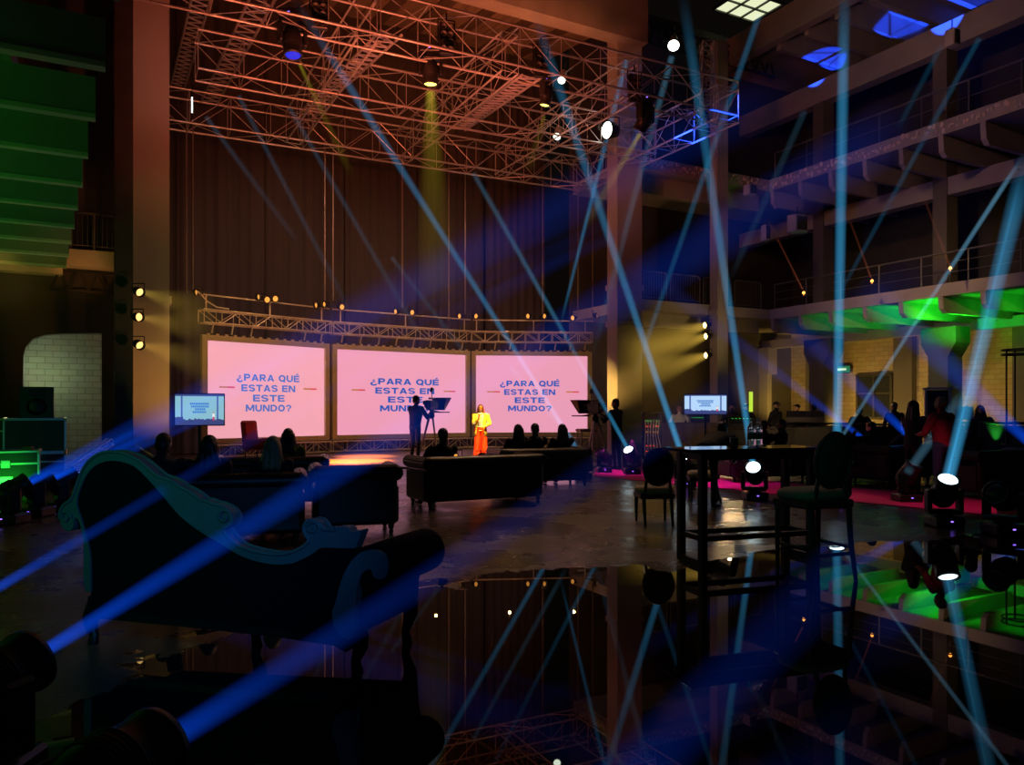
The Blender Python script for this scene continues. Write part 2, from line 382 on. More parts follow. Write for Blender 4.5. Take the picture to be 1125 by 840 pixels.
for i,t in enumerate((21.45,16.4,11.4)):
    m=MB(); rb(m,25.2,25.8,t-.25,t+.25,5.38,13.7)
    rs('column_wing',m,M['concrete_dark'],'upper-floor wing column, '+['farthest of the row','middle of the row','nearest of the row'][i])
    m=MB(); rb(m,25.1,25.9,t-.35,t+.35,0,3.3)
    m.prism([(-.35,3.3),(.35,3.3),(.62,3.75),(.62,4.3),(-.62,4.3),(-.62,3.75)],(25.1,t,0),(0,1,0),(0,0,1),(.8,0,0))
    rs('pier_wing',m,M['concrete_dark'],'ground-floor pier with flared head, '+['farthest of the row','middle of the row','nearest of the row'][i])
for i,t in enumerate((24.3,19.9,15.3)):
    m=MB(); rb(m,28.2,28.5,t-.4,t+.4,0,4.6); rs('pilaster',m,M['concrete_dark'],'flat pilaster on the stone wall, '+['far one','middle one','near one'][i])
# yellow-lit pipe chase and ledge on the lower back wall
m=MB(); rb(m,26.45,26.72,25.3,25.8,0,4.3); rb(m,26.4,26.95,25.2,25.8,3.1,4.3); rs('pilaster',m,M['plaster'],'yellow-lit pilaster at the far corner')
# dark window in the stone wall
m=MB(); rb(m,28.42,28.5,20.6,22.1,1.2,2.9); o=rs('window_1',m,M['lens_off'])
f=MB(); rb(f,28.38,28.46,20.5,20.6,1.1,3.0); rb(f,28.38,28.46,22.1,22.2,1.1,3.0); rb(f,28.38,28.46,20.5,22.2,2.9,3.0); rb(f,28.38,28.46,20.5,22.2,1.1,1.2); rb(f,28.38,28.46,21.31,21.39,1.2,2.9); rb(f,28.38,28.46,20.6,22.1,2.15,2.22)
part('window_frame',f,M['steel'],o)
# left wing
m=MB(); rb(m,-14,-.95+.0,4,25.4,5.72,6.05); rs('balcony_slab_left',m,M['concrete'],'left balcony floor slab over the joists')
M['joist']=mat('painted_joist',(.30,.30,.26),.7,var=.25,scale=1.5,bump=.1)
M['joist_flange_lit']=mat('joist_flange_lit',(.62,.60,.50),.6,var=.2,scale=1.5)  # paler than the joist: the light on the flange is in its colour
for i in range(12):
    t=6.05+i*1.72; s1=-.06-.06*(t-11.3)
    m=MB(); rb(m,-14,s1,t-.06,t+.06,5.24,5.72); m.cur=1; rb(m,-14,s1,t-.075,t+.075,5.19,5.25)
    rs('ceiling_joist',m,[M['joist'],M['joist_flange_lit']],'green-lit steel joist of the left balcony')
m=MB(); rb(m,-14,-.9,24.1,24.55,5.15,5.72); rs('balcony_edge_beam',m,M['concrete'],'yellowish edge beam closing the left joists')
# archway wall on the far left with a pale brick wall behind
m=MB()
arch=[(-1.84,0),(-1.84,2.95),(-1.78,3.2),(-1.62,3.42),(-1.35,3.54),(-.9,3.6),(-.4,3.64),(.03,3.66)]
m.prism([(-14,0),(-1.84,0)]+arch[1:]+[(.03,17),(-14,17)],(0,24.6,0),(1,0,0),(0,0,1),(0,.3,0))
rb(m,.03,1.3,24.6,24.9,0,17)
rs('wall_left',m,M['soot'])
m=MB(); rb(m,-5,1.0,26.6,26.8,0,5.1); rs('wall_niche',m,M['brickpale'])
m=MB(); rb(m,-1.3,.62,23.75,24.6,5.35,5.8); rs('balcony_slab_left',m,M['concrete'],'short orange-lit landing slab beside the dark steel column')
# steel column with bolt rows
m=MB(); rb(m,.283,.683,20.3,20.34,0,17); rb(m,.283,.683,20.66,20.7,0,17); rb(m,.46,.506,20.34,20.66,0,17)
for z in np.arange(.3,12,.16):
    for s in (.315,.651): m.ell((s,20.29,z),(.018,.018,.018),None,6,4)
rs('column_steel',m,M['steel'],'dark riveted steel column in front of the left concrete column')
# roof light above the right wing corner
c=PZ(822,6,18.6)
m=MB(); m.box((0,0,0),(2.3,1.7,.04)); o=struct('window_2',m,emis('skylight_glass',(.62,.66,.42),1.3)); o.location=c; o.rotation_euler=(0,0,ROOM)
f=MB()
for x in (-1.15,-.4,.4,1.15): f.box((x,0,-.04),(.07,1.8,.1))
for y in (-.85,0,.85): f.box((0,y,-.04),(2.4,.06,.1))
part('window_frame',f,M['steel'],o)

# ================================================================== railings and small fittings of the hall
def railing(name,label,A,B,h,posts,mids,group=None,bars=0):
    A=V3(A);B=V3(B); t=thing(name,label,'railing',A,0,group); d=B-A
    m=MB(); m.bar((0,0,h),d+V3((0,0,h)),.03,8); part('top_rail',m,M['steel_pale'],t)
    m=MB()
    for k in mids: m.bar((0,0,h*k),d+V3((0,0,h*k)),.012,6)
    part('mid_rail',m,M['steel_pale'],t)
    for i in range(posts+1):
        m=MB(); p=d*(i/posts); m.bar(p,p+V3((0,0,h)),.025,8); part('post',m,M['steel_pale'],t)
    if bars:
        m=MB()
        for i in range(bars+1):
            p=d*(i/bars); m.bar(p+V3((0,0,.1)),p+V3((0,0,h*.97)),.008,5)
        part('infill_bars',m,M['steel_pale'],t)
    return t
M['steel_pale']=mat('galvanised_rail',(.14,.135,.125),.5,.4,var=.2,scale=5)  # somewhat paler than the dark steel
railing('balcony_railing','long steel railing along the lower right balcony',W(22.98,21.6,5.38),W(22.98,5,5.38),.95,11,(.35,.68))
railing('balcony_railing','thin railing high on the upper right balcony',W(23.0,21.6,10.4),W(23.0,5,10.4),1.0,11,(.5,))
for i in range(4):
    s=16.6+i*1.55
    t=rthing('barrier_panel','barred steel crowd barrier on the back balcony, '+['next to the broad column','second from the broad column','third from the broad column','by the balcony corner'][i],'barrier',s,22.0,5.38,'barriers on the back balcony')
    m=MB(); m.tube([(0.05,0,0),(.05,0,.95),(.12,0,1.05),(1.35,0,1.05),(1.42,0,.95),(1.42,0,0)],.024,8); part('frame',m,M['steel_pale'],t)
    m=MB(); 
    for k in range(1,12): m.bar((.05+k*.114,0,.12),(.05+k*.114,0,1.05),.009,5)
    m.bar((.05,0,.12),(1.42,0,.12),.014,6); part('bars',m,M['steel_pale'],t)
t=railing('landing_railing','barred railing on the orange-lit landing',W(-1.25,23.8,5.8),W(.4,23.8,5.8),1.0,3,(.12,),None,14)
# lattice girder under the roof at the back right
def lattice_girder(name,label,cat,A,B,h,n,r=.05,mt='steel',group=None):
    A=V3(A);B=V3(B); t=thing(name,label,cat,A,0,group); d=B-A; z=V3((0,0,h))
    m=MB(); m.beam((0,0,0),d,r*2,r*2); part('bottom_chord',m,M[mt],t)
    m=MB(); m.beam(z,d+z,r*2,r*2); part('top_chord',m,M[mt],t)
    m=MB()
    for i in range(n):
        a=d*(i/n); b=d*((i+.5)/n); c=d*((i+1)/n)
        m.beam(a,b+z,r*1.3,r*1.3); m.beam(b+z,c,r*1.3,r*1.3)
    part('web',m,M[mt],t); return t
lattice_girder('roof_girder','dark lattice girder under the roof by the high-bay lamp','girder',W(16.6,24,15.75),W(25.5,24,15.75),.75,16)
lattice_girder('roof_girder','small dark lattice girder beneath the orange landing','girder',W(-1.2,24.3,4.75),W(.6,24.3,4.75),.55,4,.04,'blackmetal')
# loudspeaker cabinets and boxes hung on the right wing
def wall_box(px,py,Y,w,h,d,label,name='hanging_speaker',cat='speaker'):
    t=thing(name,label,cat,P(px,py,Y),ROOM)
    m=MB(); m.box((0,0,0),(w,d,h),None,.02); part('cabinet',m,M['plaster'],t)
    m=MB(); m.box((0,-d/2-.012,0),(w*.8,.02,h*.8)); part('grille',m,M['steel'],t)
    m=MB(); m.bar((0,0,h/2),(0,0,h/2+.3),.02); m.box((0,0,h/2+.02),(w*.5,.1,.04)); part('bracket',m,M['steel'],t)
    return t
wall_box(824,209,26,.35,.35,.3,'small square floodlight under the upper slab corner','floodlight','light')
wall_box(841,256,27,.22,.55,.25,'narrow pale box hung left of the wing column')
wall_box(876,246,27,.6,.6,.4,'pale square speaker hung beside the farthest wing column')
wall_box(1046,42,23,.3,.5,.3,'pale speaker high under the wing roof')
t=thing('cover_plate','pale plate high on the broad right column','plate',W(15.9,21.4,14.0),ROOM)
m=MB(); m.box((-.05,-.02,.5),(.55,.04,1.0),None,.01); part('plate',m,M['paper'],t)
m=MB(); [m.ell((x,-.045,z),(.02,.012,.02),None,6,4) for x in(-.28,.18) for z in(.06,.94)]; part('bolts',m,M['steel'],t)
# green exit sign
t=thing('exit_sign','small lit green exit sign on the stone wall','sign',W(28.38,22.9,3.25),ROOM)
m=MB(); m.box((.02,0,0),(.06,.9,.34),None,.01); part('box',m,M['steel'],t)
m=MB(); m.box((-.02,0,0),(.02,.84,.28)); p=part('face',m,emis('exit_green',(.02,.16,.05),1.0),t)
m=MB(); m.box((-.035,.0,0),(.01,.5,.09)); part('lettering',m,emis('exit_white',(.6,.8,.5),1.0),p)
# lamps of the hall
def highbay(px,py,Y,e,label,sz=.35):
    t=thing('high_bay_lamp',label,'lamp',P(px,py,Y)); 
    m=MB(); m.lathe([(.05,.62),(.12,.6),(.14,.3),(sz*.6,.28),(sz*.95,.05),(sz,0)],18); part('reflector',m,M['alu'],t)
    m=MB(); m.lathe([(1e-4,.0),(sz*.9,-.01),(sz*.9,.02),(1e-4,.03)],18); part('lens',m,emis('highbay_'+str(px),(.86,1.0,.80),e),t)
    m=MB(); m.bar((0,0,.62),(0,0,1.6),.02); part('hanger',m,M['steel'],t); return t
for a in ((740,50,27,8,'bright high-bay lamp hanging below the lattice girder',.21),(612,150,29,5,'high-bay lamp glaring through the rear truss',.15),(617,88,28,4,'high-bay lamp high behind the lighting rig',.15)):
    o=highbay(*a)
    o.rotation_euler=(math.radians(-42),0,math.radians(-14))
t=thing('tube_lamp','short white tube lamp hanging beside the left column','lamp',P(211,107,21.5))
m=MB(); m.bar((0,0,0),(0,0,-.42),.016,10); part('tube',m,M['lens_white'],t)
m=MB(); m.bar((0,0,0),(0,0,.1),.035,10); m.bar((0,0,.1),(0,0,2.6),.008,5); part('fitting',m,M['blackmetal'],t)
for i,(px,py,Y,w) in enumerate(((883,322,25,'left of the far wing column'),(958,309,24,'between the two wing columns'),(1044,295,22.3,'in front of the near wing column'))):
    t=thing('marker_lamp','tiny orange marker lamp behind the balcony railing '+w,'lamp',P(px,py,Y),0,'orange marker lamps on the right balcony')
    m=MB(); m.ell((0,0,0),(.045,.045,.06),None,10,8); part('bulb',m,M['orange_dot'],t)
    m=MB(); m.lathe([(.05,-.05),(.05,-.02),(.03,0)],10); m.bar((0,0,-.05),(0,0,-.4),.012); part('socket',m,M['blackmetal'],t)

# ================================================================== LIGHTING RIG
def truss(name,label,A,B,w,h,n,r=.03,q=.011,group=None,mt='alu',cat='truss'):
    A=V3(A);B=V3(B); t=thing(name,label,cat,A,0,group); d=B-A; z=V3((0,0,1)); x=d.normalized().cross(z)
    if x.length<.05: x=V3((1,0,0)); 
    x.normalize(); z=x.cross(d.normalized())
    off=[x*(w/2),x*(-w/2),x*(w/2)+z*h,x*(-w/2)+z*h]
    for o in off:
        m=MB(); m.bar(o,d+o,r,8); part('chord',m,M[mt],t)
    for name_,(i,j,zig) in (('side_lacing',(0,2,1)),('side_lacing',(1,3,1)),('top_lacing',(2,3,1)),('bottom_lacing',(0,1,1))):
        m=MB()
        for k in range(n+1):
            p=d*(k/n)
            m.bar(p+off[i],p+off[j],q,5)
            if k<n:
                e=d*((k+1)/n)
                if zig: m.bar(p+(off[i] if k%2 else off[j]),e+(off[j] if k%2 else off[i]),q,5)
                elif k%2: m.bar(p+off[i],e+off[j],q,5)
        part(name_,m,M[mt],t)
    return t
ZR=9.8; RU=V3((-.4697,.8829,0))
RL=PZ(160,132.5,ZR); RR=PZ(640,206,ZR)                      # rear bottom line
FR=PZ(800,132,ZR); fdir=(RR-RL).normalized()
FL=FR-fdir*16.2
SPAN=(FR-RR).length
mids=[RR+(FR-RR)*.5]
truss('stage_truss','rear box truss of the rig directly above the screens',RL,RR,.8,.95,13,group='box trusses of the rig')
MR_=RR+(FR-RR)*.52; ML_=MR_-fdir*13.8
truss('stage_truss','middle box truss between the front and rear trusses',ML_,MR_,.8,.95,13,group='box trusses of the rig')
truss('stage_truss','front box truss carrying the panel lamps',FL,FR,.8,.95,14,group='box trusses of the rig')
truss('stage_truss','blue-lit side truss at the right end of the rig',RR,FR,.8,.95,8,group='box trusses of the rig')
for i,k in enumerate((3.4,7.0,10.6)):
    a=RR-fdir*k; b=FR-fdir*k
    truss('cross_truss',['cross truss nearest the right column','cross truss in the middle of the rig','cross truss nearest the left column'][i],a,b,.45,.95,5,.026,.009,group='cross trusses of the rig')
tw=FR+V3((-.55,.35,0))
truss('truss_tower','upright truss tower standing on the rig\'s right corner',tw,tw+V3((0,0,2.3)),.32,.32,8,.026,.014)
# ladder trusses under the roof
def ladder(label,A,B,w=.42,n=22):
    A=V3(A);B=V3(B); t=thing('ladder_truss',label,'truss',A,0,'ladder trusses under the roof'); d=B-A; x=d.normalized().cross(V3((0,0,1))).normalized()*w/2
    for o in (x,-x,):
        m=MB(); m.bar(o,d+o,.035,8); part('chord',m,M['alu'],t)
    m=MB()
    for k in range(n):
        p=d*(k/n);e=d*((k+1)/n); q=d*((k+.5)/n)
        m.bar(p+x,q-x,.02,5); m.bar(q-x,e+x,.02,5)
    part('lacing',m,M['alu'],t)
ladder('red-lit ladder truss closest to the left column',P(195,96,26),P(226,-20,18.2))
ladder('red-lit ladder truss second from the left column',P(230,112,26),P(297,-18,16.6),.5)
ladder('red-lit ladder truss over the middle left of the rig',P(336,126,25),P(430,36,18),.5)
ladder('red-lit ladder truss over the middle of the rig',P(503,142,25),P(584,84,19.2),.5)
# hoist cables from the rig to the screen truss
for i,(px,y0,y1,Y) in enumerate(((205,136,322,22.4),(212,137,318,22.6),(357,158,330,24.9),(366,160,330,25.2),(442,172,338,26.9),(493,180,352,27.8),(511,182,345,28.1),(596,197,345,28.7),(635,203,350,29.0),(651,206,350,29.3))):
    a=P(px,y0-6,Y); b=P(px,y1,Y)
    m=MB(); m.bar(a,b,.018,6)
    single('hoist_cable',m,M['rope'],['thin cable leftmost over the left screen corner','thin cable second over the left screen corner','cable left of the pair above the left screen gap','cable right of the pair above the left screen gap','cable down to the middle screen\'s left lamp pair','cable halfway along the middle screen','cable above the gap before the right screen','cable over the middle of the right screen','thin cable near the right screen corner','rightmost cable beside the broad column'][i],'cable',b,'hoist cables above the screens')
# blinder panels and moving heads of the rig
def aim_q(d): return V3((0,0,1)).rotation_difference(V3(d).normalized())
def blinder(px,py,Y,label,rot=0):
    t=thing('blinder_panel',label,'stage light',P(px,py,Y),rot,'eight-lamp panels on the front truss')
    m=MB(); m.box((0,.06,0),(.34,.14,.72),None,.015); part('housing',m,M['blackmetal'],t)
    for i in range(2):
        for j in range(4):
            m=MB(); m.lathe([(.03,.0),(.06,-.03),(.073,-.05),(.066,-.05),(.05,-.02),(1e-4,-.012)],14,((i-.5)*.155,0,(j-1.5)*.17),(0,1,0)); part('lamp_cell',m,M['lamp_dim'],t)
    m=MB(); m.tube([(-.2,.06,0),(-.2,.06,.45),(.2,.06,.45),(.2,.06,0)],.018,6); m.bar((0,.06,.45),(0,.06,.62),.02); part('bracket',m,M['blackmetal'],t)
M['lamp_dim']=mat('unlit_reflector',(.10,.095,.095),.35,.3,var=.1)
blinder(351,12,16.6,'dark eight-lamp panel leftmost on the front truss',.25)
blinder(491,42,18.0,'dark eight-lamp panel above the yellow down-beam',.3)
blinder(595,68,19.2,'dark eight-lamp panel right of the middle on the front truss',.3)
blinder(698,96,20.6,'dark eight-lamp panel nearest the rig\'s right corner',.3)
def moving_head(label,loc,d,lens,sc=1.0,hang=False,group=None,standing=True):
    """a moving head lamp: base, yoke with two arms, barrel head with a lens at the front"""
    t=thing('moving_head',label,'stage light',loc,0,group); d=V3(d).normalized(); g=-1 if hang else 1
    m=MB(); m.box((0,0,g*.07*sc),(.36*sc,.36*sc,.13*sc),None,.02*sc)
    for x in(-1,1):
        for y in(-1,1): m.lathe([(.022*sc,-.012*sc+(.006*sc)),(.022*sc,.02*sc)],8,(x*.14*sc,y*.14*sc,(0 if not hang else -.02*sc)))
    m.box((0,-.181*sc,g*.075*sc),(.12*sc,.006*sc,.06*sc)); part('base',m,M['blackplastic'],t)
    m=MB(); m.box((0,-.186*sc,g*.085*sc),(.03*sc,.006*sc,.014*sc)); part('status_led',m,M['led_violet'],t)
    pan=math.atan2(d.y,d.x)-PI/2
    yq=Quaternion((0,0,1),pan)
    m=MB(); m.lathe([(.10*sc,g*.13*sc),(.10*sc,g*.17*sc)][::g],16); m.box((0,0,g*.19*sc),(.40*sc,.17*sc,.06*sc),None,.015*sc)
    for x in(-1,1): m.box((x*.185*sc,0,g*.33*sc),(.055*sc,.16*sc,.30*sc),None,.02*sc)
    part('yoke',m,M['blackplastic'],t,(0,0,0),yq)
    c=V3((0,0,g*.42*sc))
    m=MB(); m.lathe([(1e-4,-.19*sc),(.07*sc,-.185*sc),(.12*sc,-.14*sc),(.145*sc,-.06*sc),(.15*sc,.04*sc),(.135*sc,.10*sc),(.135*sc,.20*sc),(.142*sc,.21*sc),(.142*sc,.24*sc),(.118*sc,.24*sc),(.112*sc,.215*sc),(1e-4,.214*sc)],22)
    for k in range(6):
        m.lathe([(.1505*sc,(-.03+k*.018)*sc),(.1535*sc,(-.026+k*.018)*sc),(.1505*sc,(-.02+k*.018)*sc)],22)
    h=part('head',m,M['blackplastic'],t,c,aim_q(d))
    m=MB(); m.lathe([(.112*sc,.216*sc),(.108*sc,.226*sc),(.08*sc,.236*sc),(1e-4,.242*sc)],20); part('lens',m,M[lens],h)
    return t
def hang_head(px,py,Y,tgt,lens,label,sc=1.1):
    loc=P(px,py,Y); return moving_head(label,loc+V3((0,0,.42*sc)),V3(tgt)-loc,lens,sc,True,'moving heads hung from the rig')
hang_head(321,45,17.0,P(330,190,16.6),'lens_blue','hanging moving head with a blue lens, leftmost on the rig',1.5)
hang_head(473,78,18.6,P(473,300,18.9),'lens_yellow','hanging moving head throwing the wide yellow beam straight down',1.35)
hang_head(600,105,19.8,P(585,200,20),'lens_yellow','hanging moving head with a small yellow glint beside the panel lamp',1.05)
hang_head(709,130,20.8,P(655,235,22),'lens_yellow','hanging moving head shining yellow towards the broad column',1.4)
t=thing('fresnel_lamp','large bright white lamp facing out beside the broad column','stage light',P(669,143,24),.0)
dq=aim_q(V3((-.80,-.55,-.12)))
m=MB(); m.lathe([(1e-4,-.3),(.2,-.28),(.24,-.1),(.28,.05),(.30,.12),(.27,.12),(.25,.06),(1e-4,.05)],20); h=part('housing',m,M['blackmetal'],t,(0,0,0),dq)
m=MB(); m.lathe([(.25,.065),(.2,.09),(1e-4,.10)],20); part('lens',m,M['lens_white'],h)
m=MB(); m.tube([(-.32,0,0),(-.32,0,.4),(.32,0,.4),(.32,0,0)],.02,6); m.bar((0,0,.4),(0,0,.7),.02); part('yoke',m,M['blackmetal'],t)

# ================================================================== SCREENS, SCREEN TRUSS, DRAPES
SB,STP=.59,3.6
corner=[P(221,450,22.6),P(361,450,25.85),P(364.5,450,25.95),P(515.5,450,29.0),P(518,450,29.05),P(650,450,29.5)]
for c in corner: c.z=0
LINES=[('¿PARA QUÉ',.315,.535),('ESTAS EN',.43,.46),('ESTE',.54,.27),('MUNDO?',.65,.39)]
def glyph(ch):
    """bold extended capitals as flat pieces on a unit-high letter: (width, quads)"""
    q=[]; R=lambda x0,y0,x1,y1:q.append([(x0,y0),(x1,y0),(x1,y1),(x0,y1)]); Q=lambda *p:q.append(list(p))
    def A(cx,cy,ox,oy,ix,iy,a0,a1,n=12):
        for i in range(n):
            u=math.radians(a0+(a1-a0)*i/n); w=math.radians(a0+(a1-a0)*(i+1)/n)
            q.append([(cx+ix*math.cos(u),cy+iy*math.sin(u)),(cx+ox*math.cos(u),cy+oy*math.sin(u)),(cx+ox*math.cos(w),cy+oy*math.sin(w)),(cx+ix*math.cos(w),cy+iy*math.sin(w))])
    w=1.0
    if ch in 'PR':
        R(0,0,.29,1); R(.29,.76,.62,1); R(.27,.34,.62,.56); A(.62,.67,.33,.33,.09,.11,-90,90); w=.97
        if ch=='R': Q((.40,.36),(.70,.36),(1.02,0),(.70,0)); w=1.02
    elif ch=='A': Q((0,0),(.29,0),(.68,1),(.42,1)); Q((.81,0),(1.1,0),(.68,1),(.42,1)); R(.26,.19,.84,.38); w=1.1
    elif ch in 'QO':
        A(.56,.5,.56,.52,.28,.28,0,360,20); w=1.12
        if ch=='Q': Q((.60,.30),(.84,.30),(1.14,-.08),(.86,-.08))
    elif ch=='U': R(0,.42,.27,1); R(.77,.42,1.04,1); A(.52,.42,.52,.44,.25,.22,180,360); w=1.04
    elif ch in 'EÉ':
        R(0,0,.27,1); R(.27,.78,.92,1); R(.27,.39,.86,.61); R(.27,0,.92,.22); w=.92
        if ch=='É': Q((.34,1.08),(.58,1.08),(.84,1.30),(.52,1.30))
    elif ch=='S': A(.49,.70,.49,.31,.22,.10,12,270); A(.49,.29,.49,.31,.22,.10,90,-168); w=.98
    elif ch=='T': R(0,.78,1,1); R(.365,0,.635,.78)
    elif ch=='N': R(0,0,.26,1); R(.81,0,1.07,1); Q((.26,1),(.30,1),(.81,.02),(.81,.0)) ; Q((.02,1),(.32,1),(1.05,0),(.75,0)); w=1.07
    elif ch=='M': R(0,0,.26,1); R(1.06,0,1.32,1); Q((.0,1),(.32,1),(.80,.16),(.52,.16)); Q((1.32,1),(1.0,1),(.52,.16),(.80,.16)); w=1.32
    elif ch=='D': R(0,0,.27,1); R(.27,.78,.52,1); R(.27,0,.52,.22); A(.52,.5,.55,.5,.27,.28,-90,90); w=1.07
    elif ch in '?¿':
        A(.46,.68,.46,.33,.19,.12,178,-62); R(.32,.25,.60,.46); R(.32,0,.60,.18); w=.92
        if ch=='¿': q=[[(w-x,.76-y) for x,y in p] for p in q]
    elif ch==' ': w=.42
    return w,q
def text_mesh(txt,h,w):
    x=0; out=[]
    for c in txt:
        gw,q=glyph(c); out+=[[(a+x,b) for a,b in p] for p in q]; x+=gw+.13
    x-=.13; mb=MB()
    for p in out:
        v=[((a/x-.5)*w,0,b*h) for a,b in p]; ar=sum(v[i][0]*v[(i+1)%4][2]-v[(i+1)%4][0]*v[i][2] for i in range(4))
        mb.add(v,[(0,1,2,3) if ar>0 else (3,2,1,0)])
    return mb
def screen(label,A,B,pm,tm,wl):
    A=V3(A);B=V3(B); d=B-A; w=d.length; x=d/w; t=thing('projection_screen',label,'screen',A+V3((0,0,SB)),math.atan2(d.y,d.x),'three big pink screens')
    h=STP-SB; fr=.17
    m=MB(); m.box((w/2,.03,h/2),(w-.2,.04,h-.1)); part('picture',m,M[pm],t)
    for nm,c,s in (('frame_side',(fr/2,0,h/2),(fr,.16,h+.2)),('frame_side',(w-fr/2,0,h/2),(fr,.16,h+.2)),('frame_rail',(w/2,0,-.02),(w-2*fr,.16,.16)),('frame_rail',(w/2,0,h+.02),(w-2*fr,.16,.16))):
        m=MB(); m.box(c,s,None,.012); part(nm,m,M['goldframe'],t)
    m=MB()
    for i in range(int(w/.28)):
        m.box((.2+i*.28,-.04,h+.125),(.09,.05,.05))
    part('top_clips',m,M['goldframe'],t)
    iw=w-2*fr; ih=h-.2
    for tx,fy,fw in LINES:
        hh=.074*ih*1.02; mb=text_mesh(tx,hh,fw*iw); mb.shift((w/2+wl*iw,.004,h-.1-fy*ih-hh*.5-.12)); part('lettering',mb,M[tm],t)
    for fx in (.155,.865):
        m=MB(); m.box((fr+fx*iw-.11,.002,h-.1-.47*ih),(.26,.012,.05)); part('dash',m,M['dashgold'],t)
        m=MB(); m.box((fr+fx*iw+.13,.002,h-.1-.47*ih),(.24,.012,.05)); part('dash',m,M['dashred'],t)
    return t
screen('pink screen with blue question text, left of the three and angled inwards',corner[0],corner[1],'screenpink_left','textblue_left',-.0)
screen('pink screen with blue question text in the middle behind the camera crew',corner[2],corner[3],'screenpink','textblue',.01)
screen('pink screen with blue question text, right of the presenter',corner[4],corner[5],'screenpink','textblue',-.02)
# low base trusses under the screens, then the overhead truss that carries them
fw=-U*.12
segs=[(corner[0],corner[1]),(corner[2],corner[3]),(corner[4],corner[5])]
for i,(a,b) in enumerate(segs):
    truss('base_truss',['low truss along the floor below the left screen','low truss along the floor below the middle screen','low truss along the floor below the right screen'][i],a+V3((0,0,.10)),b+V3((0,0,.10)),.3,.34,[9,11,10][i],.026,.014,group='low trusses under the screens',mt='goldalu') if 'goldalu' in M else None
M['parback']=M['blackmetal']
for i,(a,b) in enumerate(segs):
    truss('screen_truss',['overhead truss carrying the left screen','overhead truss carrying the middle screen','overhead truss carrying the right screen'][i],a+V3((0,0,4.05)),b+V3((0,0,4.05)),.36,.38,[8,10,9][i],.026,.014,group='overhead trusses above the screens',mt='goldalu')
    d=b-a
    n=[7,8,8][i]
    for k in range(n):
        if i==0 and k in(3,4): continue
        p=a+d*((k+.5)/n)+V3((0,0,3.72))
        t=thing('screen_hook','short strap hanging a screen from its truss','hook',p,0,'straps between truss and screens')
        m=MB(); m.bar((0,0,0),(.06,0,.36),.025,6); part('strap',m,M['goldalu'],t)
        m=MB(); m.box((0,0,.0),(.1,.08,.08),None,.015); part('clamp',m,M['steel'],t)
# lamp pipe above the truss, with amber lamps on it
for i,(a,b) in enumerate(segs):
    a=a+fw; b=b+fw; za=4.86
    t=thing('lamp_pipe',['thin lamp pipe above the left screen truss','thin lamp pipe above the middle screen truss','thin lamp pipe above the right screen truss'][i],'pipe',a+V3((0,0,za)),0,'lamp pipes above the screens')
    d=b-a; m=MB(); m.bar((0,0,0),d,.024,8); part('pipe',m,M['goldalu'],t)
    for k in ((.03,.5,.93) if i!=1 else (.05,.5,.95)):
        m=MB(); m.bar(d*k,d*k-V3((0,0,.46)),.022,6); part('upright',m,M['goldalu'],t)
def par(loc,d,lens,label,group,sc=1.0):
    t=thing('par_lamp',label,'stage light',loc,0,group); q=aim_q(d)
    m=MB(); m.lathe([(1e-4,-.17*sc),(.05*sc,-.165*sc),(.075*sc,-.12*sc),(.10*sc,-.02*sc),(.105*sc,.11*sc),(.095*sc,.11*sc),(.09*sc,.03*sc),(1e-4,.025*sc)],16); h=part('can',m,M['blackmetal'],t,(0,0,0),q)
    m=MB(); m.lathe([(.088*sc,.035*sc),(.06*sc,.055*sc),(1e-4,.065*sc)],14); part('lens',m,M[lens],h)
    m=MB(); m.tube([(-.13*sc,0,0),(-.13*sc,0,.17*sc),(.13*sc,0,.17*sc),(.13*sc,0,0)],.012*sc,6); part('yoke',m,M['blackmetal'],t)
    return t
PARS=[(218,321,22.2,-1),(286,326,23.9,-1),(293,329,24.1,1),(302,328,24.3,1),(349,335,25.4,-1),(358,334,25.6,-1),(375,337,26.0,1),(436,342,27.3,-1),(452,343,27.6,1),(506,347,28.8,-1),(522,347,29.0,1),(581,347,29.1,-1),(597,347,29.1,1),(630,349,29.3,-1),(655,346,29.3,1)]
PN=['leftmost, over the outer corner of the left screen','left of the trio above the left screen','middle of the trio above the left screen','right of the trio above the left screen','outer one before the gap of the left screen','inner one before the gap of the left screen','just past the gap on the middle screen','left of the pair above the middle screen','right of the pair above the middle screen','left of the pair above the second screen gap','right of the pair above the second screen gap','left of the pair above the right screen\'s middle','right of the pair above the right screen\'s middle','near the right screen\'s outer end','last one beside the broad column']
for (px,py,Y,sd),n_ in zip(PARS,PN):
    par(P(px,py,Y-.15),V3((sd*.5,-.75,-.15)),'lamp_amber','amber lamp on the screen pipe, '+n_,'amber lamps on the screen pipe')
q=[P(222,322,22.2),P(226,325,22.4),P(233,333,22.6),P(243,339,22.9),P(256,341,23.2)]
m=MB(); m.tube([p+V3((0,-.35,0)) for p in q],.022,6); single('cable',m,M['goldalu'],'loose cable drooping at the left end of the screen truss','cable',q[-1]+V3((0,-.35,0)))
